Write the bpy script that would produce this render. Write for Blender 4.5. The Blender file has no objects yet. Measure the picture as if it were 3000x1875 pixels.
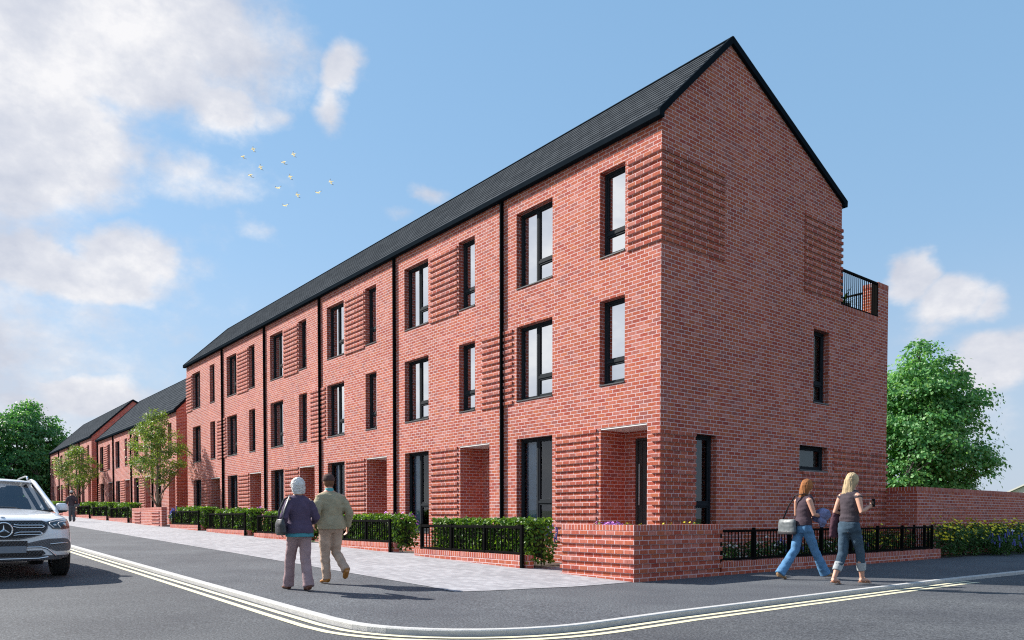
import bpy, bmesh, math, random
from mathutils import Vector, Matrix, noise
R = math.radians
random.seed(7)
scn = bpy.context.scene
COL = scn.collection
EXPO=0.85; SUNP=5.0; SKYP=.10; SKYD=.6; SKYT=(.95,1.02,1.06,1); HAZE=(3.1,3.5,4.15,1); DENO=False
VEIL0=(2.3,3.3,4.4); VEIL1=(1.65,2.95,4.45); VEIL2=(1.15,2.5,4.25)
CLOUD_DARK=(3.5,3.65,4.15); CLOUD_MID=(4.35,4.4,4.7); CLOUD_LIT=(5.5,5.4,5.4)

# ------------------------------------------------------------------ helpers
class MB:
    """collects simple shapes and links them as ONE mesh object"""
    def __init__(s): s.v = []; s.f = []; s.m = []; s.uv = None; s.mi = 0
    def add(s, vs, fs):
        b = len(s.v); s.v += [tuple(p) for p in vs]
        for f in fs: s.f.append(tuple(b + i for i in f)); s.m.append(s.mi)
    def quad(s, a, b, c, d): s.add([a, b, c, d], [(0, 1, 2, 3)])
    def box(s, x0, x1, y0, y1, z0, z1):
        s.add([(x0,y0,z0),(x1,y0,z0),(x1,y1,z0),(x0,y1,z0),(x0,y0,z1),(x1,y0,z1),(x1,y1,z1),(x0,y1,z1)],
              [(0,3,2,1),(4,5,6,7),(0,1,5,4),(1,2,6,5),(2,3,7,6),(3,0,4,7)])
    def cbox(s, x0, x1, y0, y1, z0, z1, c=.006):
        """box with chamfered long edges (all 12 via 24 verts)"""
        xs=(x0,x1); ys=(y0,y1); zs=(z0,z1); vs=[]; idx={}
        for i in (0,1):
            for j in (0,1):
                for k in (0,1):
                    sx=1 if i==0 else -1; sy=1 if j==0 else -1; sz=1 if k==0 else -1
                    for a in range(3):
                        p=[xs[i]+sx*c, ys[j]+sy*c, zs[k]+sz*c]; p[a]=(xs[i],ys[j],zs[k])[a]
                        idx[(i,j,k,a)]=len(vs); vs.append(tuple(p))
        g=lambda i,j,k,a: idx[(i,j,k,a)]
        fs=[]
        for i in (0,1):
            f=[g(i,0,0,0),g(i,1,0,0),g(i,1,1,0),g(i,0,1,0)]; fs.append(f if i==1 else f[::-1])
            f=[g(0,i,0,1),g(0,i,1,1),g(1,i,1,1),g(1,i,0,1)]; fs.append(f if i==1 else f[::-1])
            f=[g(0,0,i,2),g(1,0,i,2),g(1,1,i,2),g(0,1,i,2)]; fs.append(f if i==1 else f[::-1])
        for i in (0,1):
            for j in (0,1):
                fs.append([g(i,j,0,0),g(i,j,0,1),g(i,j,1,1),g(i,j,1,0)])
                fs.append([g(i,0,j,0),g(i,0,j,2),g(i,1,j,2),g(i,1,j,0)])
                fs.append([g(0,i,j,1),g(0,i,j,2),g(1,i,j,2),g(1,i,j,1)])
                for k in (0,1): fs.append([g(i,j,k,0),g(i,j,k,1),g(i,j,k,2)])
        s.add(vs, fs)
    def tube(s, pts, rad, n=8, cap=True, up=(0,0,1), flat=1.0):
        pts=[Vector(p) for p in pts]; rings=[]; N=len(pts)
        if not hasattr(rad,'__len__'): rad=[rad]*N
        pa=None
        for i,p in enumerate(pts):
            d=(pts[min(i+1,N-1)]-pts[max(i-1,0)]); d=d.normalized() if d.length>1e-9 else Vector((0,0,1))
            if pa is None:
                a=d.cross(Vector(up))
                if a.length<.15: a=Vector((1,0,0))-d*d.x
            else: a=pa-d*pa.dot(d)
            if a.length<1e-4: a=d.orthogonal()
            a.normalize(); pa=a; b=a.cross(d).normalized(); r=rad[i]
            rx,ry=(r if hasattr(r,'__len__') else (r,r*flat))
            rings.append([p+a*math.cos(2*math.pi*k/n)*rx+b*math.sin(2*math.pi*k/n)*ry for k in range(n)])
        vs=[q for r_ in rings for q in r_]; fs=[]
        for i in range(N-1):
            for k in range(n):
                fs.append((i*n+k,i*n+(k+1)%n,(i+1)*n+(k+1)%n,(i+1)*n+k))
        if cap: fs.append(tuple(range(n-1,-1,-1))); fs.append(tuple((N-1)*n+k for k in range(n)))
        s.add(vs,fs)
    def rings(s, secs, n=16, cap=True):
        """stack of ellipses: (cx,cy,cz,rx,ry[,tilt])"""
        vs=[]; fs=[]
        for q in secs:
            cx,cy,cz,rx,ry=q[:5]; t=q[5] if len(q)>5 else 0
            for k in range(n):
                a=2*math.pi*k/n; x=math.cos(a)*rx; y=math.sin(a)*ry
                vs.append((cx+x,cy+y,cz+t*y))
        for i in range(len(secs)-1):
            for k in range(n): fs.append((i*n+k,i*n+(k+1)%n,(i+1)*n+(k+1)%n,(i+1)*n+k))
        if cap: fs.append(tuple(range(n-1,-1,-1))); fs.append(tuple((len(secs)-1)*n+k for k in range(n)))
        s.add(vs,fs)
    def ell(s, c, r, n=14, m=9):
        secs=[]
        for i in range(m+1):
            t=math.pi*i/m; e=max(math.sin(t),.02)
            secs.append((c[0],c[1],c[2]-math.cos(t)*r[2],r[0]*e,r[1]*e))
        s.rings(secs,n)
    def build(s, name, mat=None, parent=None, smooth=False, world=True, mats=None):
        me=bpy.data.meshes.new(name)
        off=Vector((0,0,0))
        if parent is not None and world: off=worldloc(parent)
        me.from_pydata([(x-off.x,y-off.y,z-off.z) for x,y,z in s.v],[],s.f)
        for m_ in (mats or [mat]): me.materials.append(m_)
        if mats: me.polygons.foreach_set('material_index', s.m)
        if s.uv:
            l=me.uv_layers.new(name='UV'); fl=[c for f in s.uv for p in f for c in p]; l.data.foreach_set('uv',fl)
        if smooth: me.polygons.foreach_set('use_smooth',[True]*len(me.polygons))
        me.update()
        o=bpy.data.objects.new(name,me); COL.objects.link(o)
        if parent is not None: o.parent=parent
        return o
def worldloc(o):
    l=Vector((0,0,0))
    while o is not None: l+=o.location; o=o.parent
    return l
def tag(o,label=None,cat=None,group=None,kind=None):
    if label: o['label']=label
    if cat: o['category']=cat
    if group: o['group']=group
    if kind: o['kind']=kind
    return o
def thing(name,label,cat,loc=(0,0,0),group=None,rz=0):
    o=bpy.data.objects.new(name,None); COL.objects.link(o); o.empty_display_size=.2
    o.location=loc; o.rotation_euler=(0,0,rz)
    return tag(o,label,cat,group)
def kids(o): return [c for c in COL.objects if c.parent==o]
def dup(o,parent=None,loc=None,label=None,_top=True):
    c=o.copy(); COL.objects.link(c)
    if parent is not None: c.parent=parent
    if loc is not None: c.location=loc
    if label: c['label']=label
    for ch in list(o.children): dup(ch,c,_top=False)
    return c
def finish(o, bevel=None, angle=40, subsurf=0, solid=None, wn=False):
    if solid: m=o.modifiers.new('s','SOLIDIFY'); m.thickness=solid
    if bevel: m=o.modifiers.new('b','BEVEL'); m.width=bevel; m.segments=2; m.limit_method='ANGLE'; m.angle_limit=R(angle)
    if subsurf: m=o.modifiers.new('d','SUBSURF'); m.levels=m.render_levels=subsurf
    return o
def bake(o, drop=True):
    """apply the modifiers of o into its mesh"""
    dg=bpy.context.evaluated_depsgraph_get(); dg.update()
    me=bpy.data.meshes.new_from_object(o.evaluated_get(dg)); o.modifiers.clear(); o.data=me
    return o

# ------------------------------------------------------------------ materials
def mat(name):
    m=bpy.data.materials.new(name); m.use_nodes=True; nt=m.node_tree
    return m,nt,nt.nodes['Principled BSDF']
def lnk(nt,a,b): nt.links.new(a,b)
def node(nt,t,**k):
    n=nt.nodes.new(t)
    for a,v in k.items():
        if a in n.inputs and not hasattr(n,a): n.inputs[a].default_value=v
        else: setattr(n,a,v)
    return n
def setin(n,**k):
    for a,v in k.items(): n.inputs[a.replace('_',' ')].default_value=v
def ramp(nt,stops,interp='LINEAR'):
    n=nt.nodes.new('ShaderNodeValToRGB'); cr=n.color_ramp; cr.interpolation=interp
    while len(cr.elements)<len(stops): cr.elements.new(.5)
    for e,(p,c) in zip(cr.elements,stops): e.position=p; e.color=(c[0],c[1],c[2],1)
    return n
def math_(nt,op,a,b=None,c=None):
    n=nt.nodes.new('ShaderNodeMath'); n.operation=op
    for i,x in enumerate((a,b,c)):
        if x is None: continue
        if isinstance(x,(int,float)): n.inputs[i].default_value=x
        else: nt.links.new(x,n.inputs[i])
    return n.outputs[0]
def simple(name,col,rough=.6,metal=0,spec=.5,noise_amt=0,nscale=20,bump=0,bscale=60,coat=0):
    m,nt,b=mat(name); b.inputs['Base Color'].default_value=(*col,1); b.inputs['Roughness'].default_value=rough
    b.inputs['Metallic'].default_value=metal; b.inputs['Specular IOR Level'].default_value=spec
    if coat: b.inputs['Coat Weight'].default_value=coat; b.inputs['Coat Roughness'].default_value=.05
    tc=node(nt,'ShaderNodeTexCoord')
    if noise_amt:
        n=node(nt,'ShaderNodeTexNoise'); n.inputs['Scale'].default_value=nscale; n.inputs['Detail'].default_value=6
        lnk(nt,tc.outputs['Object'],n.inputs['Vector'])
        a=1-noise_amt; c=1+noise_amt
        r=ramp(nt,[(.25,tuple(x*a for x in col)),(.75,tuple(min(1,x*c) for x in col))]); lnk(nt,n.outputs['Fac'],r.inputs[0])
        lnk(nt,r.outputs[0],b.inputs['Base Color'])
    if bump:
        n=node(nt,'ShaderNodeTexNoise'); n.inputs['Scale'].default_value=bscale; n.inputs['Detail'].default_value=5
        lnk(nt,tc.outputs['Object'],n.inputs['Vector'])
        bp=node(nt,'ShaderNodeBump'); bp.inputs['Strength'].default_value=bump; bp.inputs['Distance'].default_value=.01
        lnk(nt,n.outputs['Fac'],bp.inputs['Height']); lnk(nt,bp.outputs[0],b.inputs['Normal'])
    return m
BRICKS=[(0.0,(.385,.072,.047)),(.17,(.45,.115,.060)),(.34,(.50,.150,.102)),(.50,(.39,.077,.047)),(.62,(.48,.138,.068)),(.74,(.34,.062,.045)),(.84,(.53,.195,.150)),(.94,(.34,.098,.076))]
def brick(name,cap=False):
    m,nt,b=mat(name); g=node(nt,'ShaderNodeNewGeometry')
    sn=node(nt,'ShaderNodeSeparateXYZ'); lnk(nt,g.outputs['True Normal'],sn.inputs[0])
    sp=node(nt,'ShaderNodeSeparateXYZ'); lnk(nt,g.outputs['Position'],sp.inputs[0])
    ax=math_(nt,'ABSOLUTE',sn.outputs[0]); isx=math_(nt,'GREATER_THAN',ax,.6)
    az=math_(nt,'ABSOLUTE',sn.outputs[2]); isz=math_(nt,'GREATER_THAN',az,.6)
    # u: along the wall, v: height (or depth on tops)
    dx=math_(nt,'SUBTRACT',math_(nt,'ADD',sp.outputs[1],.11),sp.outputs[0]); u=math_(nt,'MULTIPLY_ADD',dx,isx,sp.outputs[0])
    dz=math_(nt,'SUBTRACT',sp.outputs[1],sp.outputs[2]); v=math_(nt,'MULTIPLY_ADD',dz,isz,sp.outputs[2])
    v=math_(nt,"ADD",v,.015)
    if cap: v=math_(nt,'MULTIPLY',v,0.0); v=math_(nt,'ADD',v,.5)
    cb=node(nt,'ShaderNodeCombineXYZ'); lnk(nt,u,cb.inputs[0]); lnk(nt,v,cb.inputs[1])
    # slight wobble of the arrises
    nz=node(nt,'ShaderNodeTexNoise'); nz.inputs['Scale'].default_value=22; nz.inputs['Detail'].default_value=3; lnk(nt,g.outputs['Position'],nz.inputs['Vector'])
    wv=node(nt,'ShaderNodeVectorMath',operation='MULTIPLY_ADD'); lnk(nt,nz.outputs['Color'],wv.inputs[0]); wv.inputs[1].default_value=(.007,.007,0); lnk(nt,cb.outputs[0],wv.inputs[2])
    bt=node(nt,'ShaderNodeTexBrick'); lnk(nt,wv.outputs[0],bt.inputs['Vector'])
    bt.inputs['Color1'].default_value=(0,0,0,1); bt.inputs['Color2'].default_value=(1,1,1,1); bt.inputs['Mortar'].default_value=(.5,.5,.5,1)
    bt.inputs['Scale'].default_value=1
    bt.inputs['Brick Width'].default_value=.075 if cap else .205; bt.inputs['Row Height'].default_value=5 if cap else .075
    bt.inputs['Mortar Size'].default_value=.0063; bt.inputs['Mortar Smooth'].default_value=.15; bt.inputs['Bias'].default_value=0
    rp=ramp(nt,BRICKS,'CONSTANT' if False else 'LINEAR'); lnk(nt,bt.outputs['Color'],rp.inputs[0])
    n2=node(nt,'ShaderNodeTexNoise'); n2.inputs['Scale'].default_value=38; n2.inputs['Detail'].default_value=6; n2.inputs['Roughness'].default_value=.7
    mp=node(nt,'ShaderNodeMapping'); mp.inputs['Scale'].default_value=(1,1,.45); lnk(nt,g.outputs['Position'],mp.inputs[0]); lnk(nt,mp.outputs[0],n2.inputs['Vector'])
    r2=ramp(nt,[(.3,(.66,.62,.62)),(.52,(1,1,1)),(.75,(1.25,1.3,1.3))]); lnk(nt,n2.outputs['Fac'],r2.inputs[0])
    mx=node(nt,'ShaderNodeMix',data_type='RGBA',blend_type='MULTIPLY'); mx.inputs[0].default_value=1; lnk(nt,rp.outputs[0],mx.inputs[6]); lnk(nt,r2.outputs[0],mx.inputs[7])
    # broad tonal drift over the wall
    n3=node(nt,'ShaderNodeTexNoise'); n3.inputs['Scale'].default_value=.55; n3.inputs['Detail'].default_value=3; lnk(nt,g.outputs['Position'],n3.inputs['Vector'])
    r3=ramp(nt,[(.3,(.88,.86,.86)),(.7,(1.10,1.11,1.10))]); lnk(nt,n3.outputs['Fac'],r3.inputs[0])
    mx2=node(nt,'ShaderNodeMix',data_type='RGBA',blend_type='MULTIPLY'); mx2.inputs[0].default_value=1; lnk(nt,mx.outputs[2],mx2.inputs[6]); lnk(nt,r3.outputs[0],mx2.inputs[7])
    mm=node(nt,'ShaderNodeMix',data_type='RGBA'); lnk(nt,bt.outputs['Fac'],mm.inputs[0]); lnk(nt,mx2.outputs[2],mm.inputs[6]); mm.inputs[7].default_value=(.65,.50,.51,1)
    lnk(nt,mm.outputs[2],b.inputs['Base Color']); b.inputs['Roughness'].default_value=.88; b.inputs['Specular IOR Level'].default_value=.25
    h=math_(nt,'MULTIPLY_ADD',bt.outputs['Fac'],-1.0,math_(nt,'MULTIPLY',n2.outputs['Fac'],.5))
    bp=node(nt,'ShaderNodeBump'); bp.inputs['Strength'].default_value=.55; bp.inputs['Distance'].default_value=.006; lnk(nt,h,bp.inputs['Height']); lnk(nt,bp.outputs[0],b.inputs['Normal'])
    return m
M={}
M['brick']=brick('red_brick'); M['cap']=brick('rowlock_brick',True)
M['frame']=simple('grey_frame',(.022,.027,.033),.7,spec=.08,noise_amt=.12,nscale=9)
M['sill']=simple('sill_metal',(.05,.058,.066),.4)
M['gutter']=simple('gutter_metal',(.011,.016,.022),.9,spec=0,noise_amt=.1,nscale=5)
M['pipe']=simple('pipe_black',(.006,.007,.008),.9,spec=0)
M['soffit']=simple('white_soffit',(.8,.79,.78),.8)
M['door']=simple('door_dark',(.026,.03,.032),.5,noise_amt=.15)
M['steel']=simple('brushed_steel',(.6,.6,.6),.3,metal=1)
M['rail']=simple('railing_black',(.007,.007,.007),.8,spec=.02,noise_amt=.2,nscale=30)
M['blind']=simple('pale_blind',(.80,.84,.88),.9)
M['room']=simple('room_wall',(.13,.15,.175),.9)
M['green_blind']=simple('olive_blind',(.06,.085,.06),.9,noise_amt=.5,nscale=6)  # mottled green stands in for trees mirrored in the gable panes
M['curtain']=simple('curtain',(.34,.45,.54),.9,noise_amt=.15,nscale=8)
def glass(name,refl,tint,under):
    m=bpy.data.materials.new(name); m.use_nodes=True; nt=m.node_tree; nt.nodes.clear()
    out=node(nt,'ShaderNodeOutputMaterial'); gl=node(nt,'ShaderNodeBsdfGlossy'); gl.inputs['Color'].default_value=(*tint,1); gl.inputs['Roughness'].default_value=.015
    tc=node(nt,'ShaderNodeTexCoord'); nz=node(nt,'ShaderNodeTexNoise'); nz.inputs['Scale'].default_value=.9; lnk(nt,tc.outputs['Object'],nz.inputs['Vector'])
    bp=node(nt,'ShaderNodeBump'); bp.inputs['Strength'].default_value=.02; bp.inputs['Distance'].default_value=.05; lnk(nt,nz.outputs['Fac'],bp.inputs['Height']); lnk(nt,bp.outputs[0],gl.inputs['Normal'])
    tr=node(nt,'ShaderNodeBsdfTransparent'); tr.inputs['Color'].default_value=(*under,1)
    lw=node(nt,'ShaderNodeFresnel'); lw.inputs['IOR'].default_value=1.5
    fac=math_(nt,'MAXIMUM',math_(nt,'MULTIPLY',lw.outputs[0],1.0),refl)
    mx=node(nt,'ShaderNodeMixShader'); lnk(nt,fac,mx.inputs[0]); lnk(nt,tr.outputs[0],mx.inputs[1]); lnk(nt,gl.outputs[0],mx.inputs[2]); lnk(nt,mx.outputs[0],out.inputs[0])
    return m
M['glass']=glass('coated_glass',.86,(.95,.98,1),(.75,.8,.85))  # mirror share raised so the upper panes read as bright sky
M['glass_low']=glass('clear_glass',.09,(.9,.95,1),(.72,.8,.88))  # dim copy of the glazing, standing in for darker surroundings mirrored there
M['carglass']=glass('car_glass',.12,(.9,.95,1),(.45,.47,.5))

# slate roof : metres in UV
def slate():
    m,nt,b=mat('slate_tiles'); uv=node(nt,'ShaderNodeUVMap')
    bt=node(nt,'ShaderNodeTexBrick'); lnk(nt,uv.outputs[0],bt.inputs['Vector']); bt.inputs['Scale'].default_value=1
    bt.inputs['Color1'].default_value=(0,0,0,1); bt.inputs['Color2'].default_value=(1,1,1,1)
    bt.inputs['Brick Width'].default_value=.33; bt.inputs['Row Height'].default_value=.22; bt.inputs['Mortar Size'].default_value=.011; bt.inputs['Mortar Smooth'].default_value=.1
    r=ramp(nt,[(0,(.050,.057,.066)),(1,(.072,.081,.092))]); lnk(nt,bt.outputs['Color'],r.inputs[0])
    mm=node(nt,'ShaderNodeMix',data_type='RGBA'); lnk(nt,bt.outputs['Fac'],mm.inputs[0]); lnk(nt,r.outputs[0],mm.inputs[6]); mm.inputs[7].default_value=(.022,.026,.031,1)
    n=node(nt,'ShaderNodeTexNoise'); n.inputs['Scale'].default_value=1.2; n.inputs['Detail'].default_value=8; lnk(nt,uv.outputs[0],n.inputs['Vector'])
    r2=ramp(nt,[(.3,(.94,.94,.94)),(.7,(1.06,1.06,1.06))]); lnk(nt,n.outputs['Fac'],r2.inputs[0])
    mx=node(nt,'ShaderNodeMix',data_type='RGBA',blend_type='MULTIPLY'); mx.inputs[0].default_value=1; lnk(nt,mm.outputs[2],mx.inputs[6]); lnk(nt,r2.outputs[0],mx.inputs[7])
    lnk(nt,mx.outputs[2],b.inputs['Base Color']); b.inputs['Roughness'].default_value=.9; b.inputs['Specular IOR Level'].default_value=0
    bp=node(nt,'ShaderNodeBump'); bp.inputs['Strength'].default_value=.5; bp.inputs['Distance'].default_value=.01; bp.invert=True; lnk(nt,bt.outputs['Fac'],bp.inputs['Height']); lnk(nt,bp.outputs[0],b.inputs['Normal'])
    return m
M['slate']=slate()
def asphalt(name,base,speck,rough=.85,fine=170):
    m,nt,b=mat(name); g=node(nt,'ShaderNodeNewGeometry')
    def nz(sc,d=2,r=.5):
        n=node(nt,'ShaderNodeTexNoise'); n.inputs['Scale'].default_value=sc; n.inputs['Detail'].default_value=d; n.inputs['Roughness'].default_value=r
        lnk(nt,g.outputs['Position'],n.inputs['Vector']); return n.outputs['Fac']
    a=nz(fine,3,.7); bb=nz(46,3,.8); c=nz(.55,9,.62)
    r1=ramp(nt,[(.30,tuple(x*.45 for x in base)),(.5,base),(.66,tuple(x*1.5 for x in base)),(.80,speck)]); lnk(nt,a,r1.inputs[0])
    r2=ramp(nt,[(.40,(.52,.52,.54)),(.5,(.93,.93,.93)),(.60,(1.75,1.75,1.72))]); lnk(nt,bb,r2.inputs[0])
    r3=ramp(nt,[(.32,(.74,.74,.77)),(.68,(1.26,1.26,1.22))]); lnk(nt,c,r3.inputs[0])
    v=node(nt,'ShaderNodeTexVoronoi'); v.inputs['Scale'].default_value=9; lnk(nt,g.outputs['Position'],v.inputs['Vector'])
    sp=math_(nt,'LESS_THAN',v.outputs['Distance'],.055)
    x1=node(nt,'ShaderNodeMix',data_type='RGBA',blend_type='MULTIPLY'); x1.inputs[0].default_value=1; lnk(nt,r1.outputs[0],x1.inputs[6]); lnk(nt,r2.outputs[0],x1.inputs[7])
    x2=node(nt,'ShaderNodeMix',data_type='RGBA',blend_type='MULTIPLY'); x2.inputs[0].default_value=1; lnk(nt,x1.outputs[2],x2.inputs[6]); lnk(nt,r3.outputs[0],x2.inputs[7])
    x3=node(nt,'ShaderNodeMix',data_type='RGBA'); lnk(nt,math_(nt,'MULTIPLY',sp,.35),x3.inputs[0]); lnk(nt,x2.outputs[2],x3.inputs[6]); x3.inputs[7].default_value=(*speck,1)
    lnk(nt,x3.outputs[2],b.inputs['Base Color']); b.inputs['Roughness'].default_value=rough; b.inputs['Specular IOR Level'].default_value=.35
    bp=node(nt,'ShaderNodeBump'); bp.inputs['Strength'].default_value=.5; bp.inputs['Distance'].default_value=.006; lnk(nt,a,bp.inputs['Height']); lnk(nt,bp.outputs[0],b.inputs['Normal'])
    return m
M['road']=asphalt('road_asphalt',(.067,.071,.079),(.30,.30,.31))
M['pave']=asphalt('pavement_asphalt',(.078,.084,.096),(.30,.31,.34),fine=210)
def pavers():
    m,nt,b=mat('block_paving'); g=node(nt,'ShaderNodeNewGeometry')
    mp=node(nt,'ShaderNodeMapping'); mp.inputs['Rotation'].default_value=(0,0,0); lnk(nt,g.outputs['Position'],mp.inputs[0])
    bt=node(nt,'ShaderNodeTexBrick'); lnk(nt,mp.outputs[0],bt.inputs['Vector']); bt.inputs['Scale'].default_value=1
    bt.inputs['Color1'].default_value=(0,0,0,1); bt.inputs['Color2'].default_value=(1,1,1,1)
    bt.inputs['Brick Width'].default_value=.2; bt.inputs['Row Height'].default_value=.1; bt.inputs['Mortar Size'].default_value=.004; bt.inputs['Mortar Smooth'].default_value=.2
    r=ramp(nt,[(0,(.27,.265,.285)),(.5,(.33,.325,.345)),(1,(.39,.385,.405))]); lnk(nt,bt.outputs['Color'],r.inputs[0])
    n=node(nt,'ShaderNodeTexNoise'); n.inputs['Scale'].default_value=60; n.inputs['Detail'].default_value=4; n.inputs['Roughness'].default_value=.8; lnk(nt,g.outputs['Position'],n.inputs['Vector'])
    r2=ramp(nt,[(.3,(.8,.8,.8)),(.7,(1.15,1.15,1.15))]); lnk(nt,n.outputs['Fac'],r2.inputs[0])
    n3=node(nt,'ShaderNodeTexNoise'); n3.inputs['Scale'].default_value=.8; n3.inputs['Detail'].default_value=6; lnk(nt,g.outputs['Position'],n3.inputs['Vector'])
    r3=ramp(nt,[(.3,(.9,.9,.9)),(.7,(1.08,1.08,1.08))]); lnk(nt,n3.outputs['Fac'],r3.inputs[0])
    mm=node(nt,'ShaderNodeMix',data_type='RGBA'); lnk(nt,bt.outputs['Fac'],mm.inputs[0]); lnk(nt,r.outputs[0],mm.inputs[6]); mm.inputs[7].default_value=(.22,.22,.24,1)
    x=node(nt,'ShaderNodeMix',data_type='RGBA',blend_type='MULTIPLY'); x.inputs[0].default_value=1; lnk(nt,mm.outputs[2],x.inputs[6]); lnk(nt,r2.outputs[0],x.inputs[7])
    x2=node(nt,'ShaderNodeMix',data_type='RGBA',blend_type='MULTIPLY'); x2.inputs[0].default_value=1; lnk(nt,x.outputs[2],x2.inputs[6]); lnk(nt,r3.outputs[0],x2.inputs[7])
    lnk(nt,x2.outputs[2],b.inputs['Base Color']); b.inputs['Roughness'].default_value=.85
    bp=node(nt,'ShaderNodeBump'); bp.inputs['Strength'].default_value=.4; bp.inputs['Distance'].default_value=.004; bp.invert=True; lnk(nt,bt.outputs['Fac'],bp.inputs['Height']); lnk(nt,bp.outputs[0],b.inputs['Normal'])
    return m
M['pavers']=pavers()
M['kerb']=simple('kerb_concrete',(.47,.465,.455),.85,noise_amt=.12,nscale=14,bump=.5,bscale=90)
M['line']=simple('line_paint',(.66,.62,.43),.7,noise_amt=.05,nscale=30,bump=.3,bscale=150)
M['soil']=simple('soil',(.05,.035,.025),.95,noise_amt=.4,nscale=12,bump=.8,bscale=20)
M['grass']=simple('grass_ground',(.06,.09,.03),.95,noise_amt=.3,nscale=2)
def leafmat(name,c1,c2,c3,rough=.5,trans=.35):
    m=bpy.data.materials.new(name); m.use_nodes=True; nt=m.node_tree; b=nt.nodes['Principled BSDF']; out=nt.nodes['Material Output']
    oi=node(nt,'ShaderNodeNewGeometry')
    r=ramp(nt,[(0,c1),(.5,c2),(1,c3)]); lnk(nt,oi.outputs['Random Per Island'],r.inputs[0])
    lnk(nt,r.outputs[0],b.inputs['Base Color']); b.inputs['Roughness'].default_value=rough; b.inputs['Specular IOR Level'].default_value=.4
    t=node(nt,'ShaderNodeBsdfTranslucent'); 
    mul=node(nt,'ShaderNodeMix',data_type='RGBA',blend_type='MULTIPLY'); mul.inputs[0].default_value=1; lnk(nt,r.outputs[0],mul.inputs[6]); mul.inputs[7].default_value=(1.6,1.5,.7,1)
    lnk(nt,mul.outputs[2],t.inputs['Color'])
    mx=node(nt,'ShaderNodeMixShader'); mx.inputs[0].default_value=trans; lnk(nt,b.outputs[0],mx.inputs[1]); lnk(nt,t.outputs[0],mx.inputs[2]); lnk(nt,mx.outputs[0],out.inputs[0])
    return m
M['leaf_tree']=leafmat('maple_leaves',(.055,.20,.06),(.105,.30,.09),(.23,.43,.16),trans=.4)
M['leaf_far']=leafmat('far_tree_leaves',(.035,.14,.045),(.065,.22,.07),(.15,.34,.11),trans=.38)
M['leaf_street']=leafmat('young_tree_leaves',(.10,.185,.035),(.15,.25,.048),(.26,.36,.085))
M['leaf_hedge']=leafmat('hedge_leaves',(.04,.11,.012),(.075,.175,.018),(.19,.32,.04),rough=.48,trans=.3)
M['leaf_dark']=leafmat('shrub_leaves',(.02,.07,.015),(.04,.115,.022),(.08,.17,.04),trans=.25)
M['leaf_palm']=leafmat('palm_leaves',(.05,.12,.02),(.1,.2,.03),(.16,.28,.05))
M['hedge_core']=simple('hedge_twigs',(.018,.024,.010),.95)
M['bark']=simple('bark_grey',(.09,.08,.075),.9,noise_amt=.35,nscale=8,bump=.6,bscale=20)
M['bark_pale']=simple('bark_pale',(.22,.18,.13),.9,noise_amt=.3,nscale=14,bump=.5,bscale=40)
M['fl_pink']=simple('petals_pink',(.62,.22,.66),.7,noise_amt=.25,nscale=40)
M['fl_white']=simple('petals_white',(.72,.66,.6),.7,noise_amt=.1,nscale=40)
M['fl_yellow']=simple('petals_yellow',(.80,.68,.02),.6,noise_amt=.15,nscale=40)
M['fl_blue']=simple('petals_lavender',(.13,.14,.46),.7,noise_amt=.2,nscale=40)
# ------------------------------------------------------------------ camera, light, sky
scn.view_settings.view_transform='Standard'; scn.view_settings.look='None'; scn.view_settings.gamma=1; scn.view_settings.use_curve_mapping=False
scn.view_settings.exposure=EXPO
scn.cycles.filter_width=1.15; scn.cycles.use_denoising=DENO; scn.cycles.denoising_prefilter='ACCURATE'; scn.cycles.caustics_reflective=False; scn.cycles.caustics_refractive=False; scn.cycles.sample_clamp_indirect=3
cd=bpy.data.cameras.new('camera'); cam=bpy.data.objects.new('camera',cd); COL.objects.link(cam); scn.camera=cam
cd.sensor_width=36; cd.lens=36*2226/3000; cd.shift_y=.2136; cd.clip_start=.1; cd.clip_end=3000
cam.location=(9.4225,-11.1419,1.02); cam.rotation_euler=(R(90-1.6),0,2.46483-R(90))
SAZ,SEL=R(207),R(37)          # bearing the light comes from (from +x, ccw) and its height
sd=Vector((math.cos(SAZ)*math.cos(SEL),math.sin(SAZ)*math.cos(SEL),math.sin(SEL)))
sl=bpy.data.lights.new('sun','SUN'); sl.energy=SUNP; sl.angle=R(.6); sl.color=(1,.945,.87)
so=bpy.data.objects.new('sun',sl); COL.objects.link(so); so.rotation_euler=sd.to_track_quat('Z','Y').to_euler(); so.location=(0,0,40)
w=bpy.data.worlds.new('World'); scn.world=w; w.use_nodes=True; nt=w.node_tree; nt.nodes.clear()
out=node(nt,'ShaderNodeOutputWorld'); bg=node(nt,'ShaderNodeBackground'); bg.inputs['Strength'].default_value=SKYP; lnk(nt,bg.outputs[0],out.inputs[0])
sky=node(nt,'ShaderNodeTexSky'); sky.sky_type='NISHITA'; sky.sun_disc=False; sky.sun_elevation=SEL; sky.sun_rotation=R(90)-SAZ
sky.air_density=1.0; sky.dust_density=SKYD; sky.ozone_density=1.6; sky.altitude=0
tc=node(nt,'ShaderNodeTexCoord'); sp=node(nt,'ShaderNodeSeparateXYZ'); lnk(nt,tc.outputs['Generated'],sp.inputs[0])
az=math_(nt,'ARCTAN2',math_(nt,'MULTIPLY',sp.outputs[0],-1),sp.outputs[1]); el=math_(nt,'ARCSINE',sp.outputs[2])
def nz3(sc,det,ro,loc=(0,0,0)):
    n=node(nt,'ShaderNodeTexNoise'); n.inputs['Scale'].default_value=sc; n.inputs['Detail'].default_value=det; n.inputs['Roughness'].default_value=ro
    mp=node(nt,'ShaderNodeMapping'); mp.inputs['Scale'].default_value=(1,1,1.5); mp.inputs['Location'].default_value=loc; lnk(nt,tc.outputs['Generated'],mp.inputs[0]); lnk(nt,mp.outputs[0],n.inputs['Vector']); return n
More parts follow.
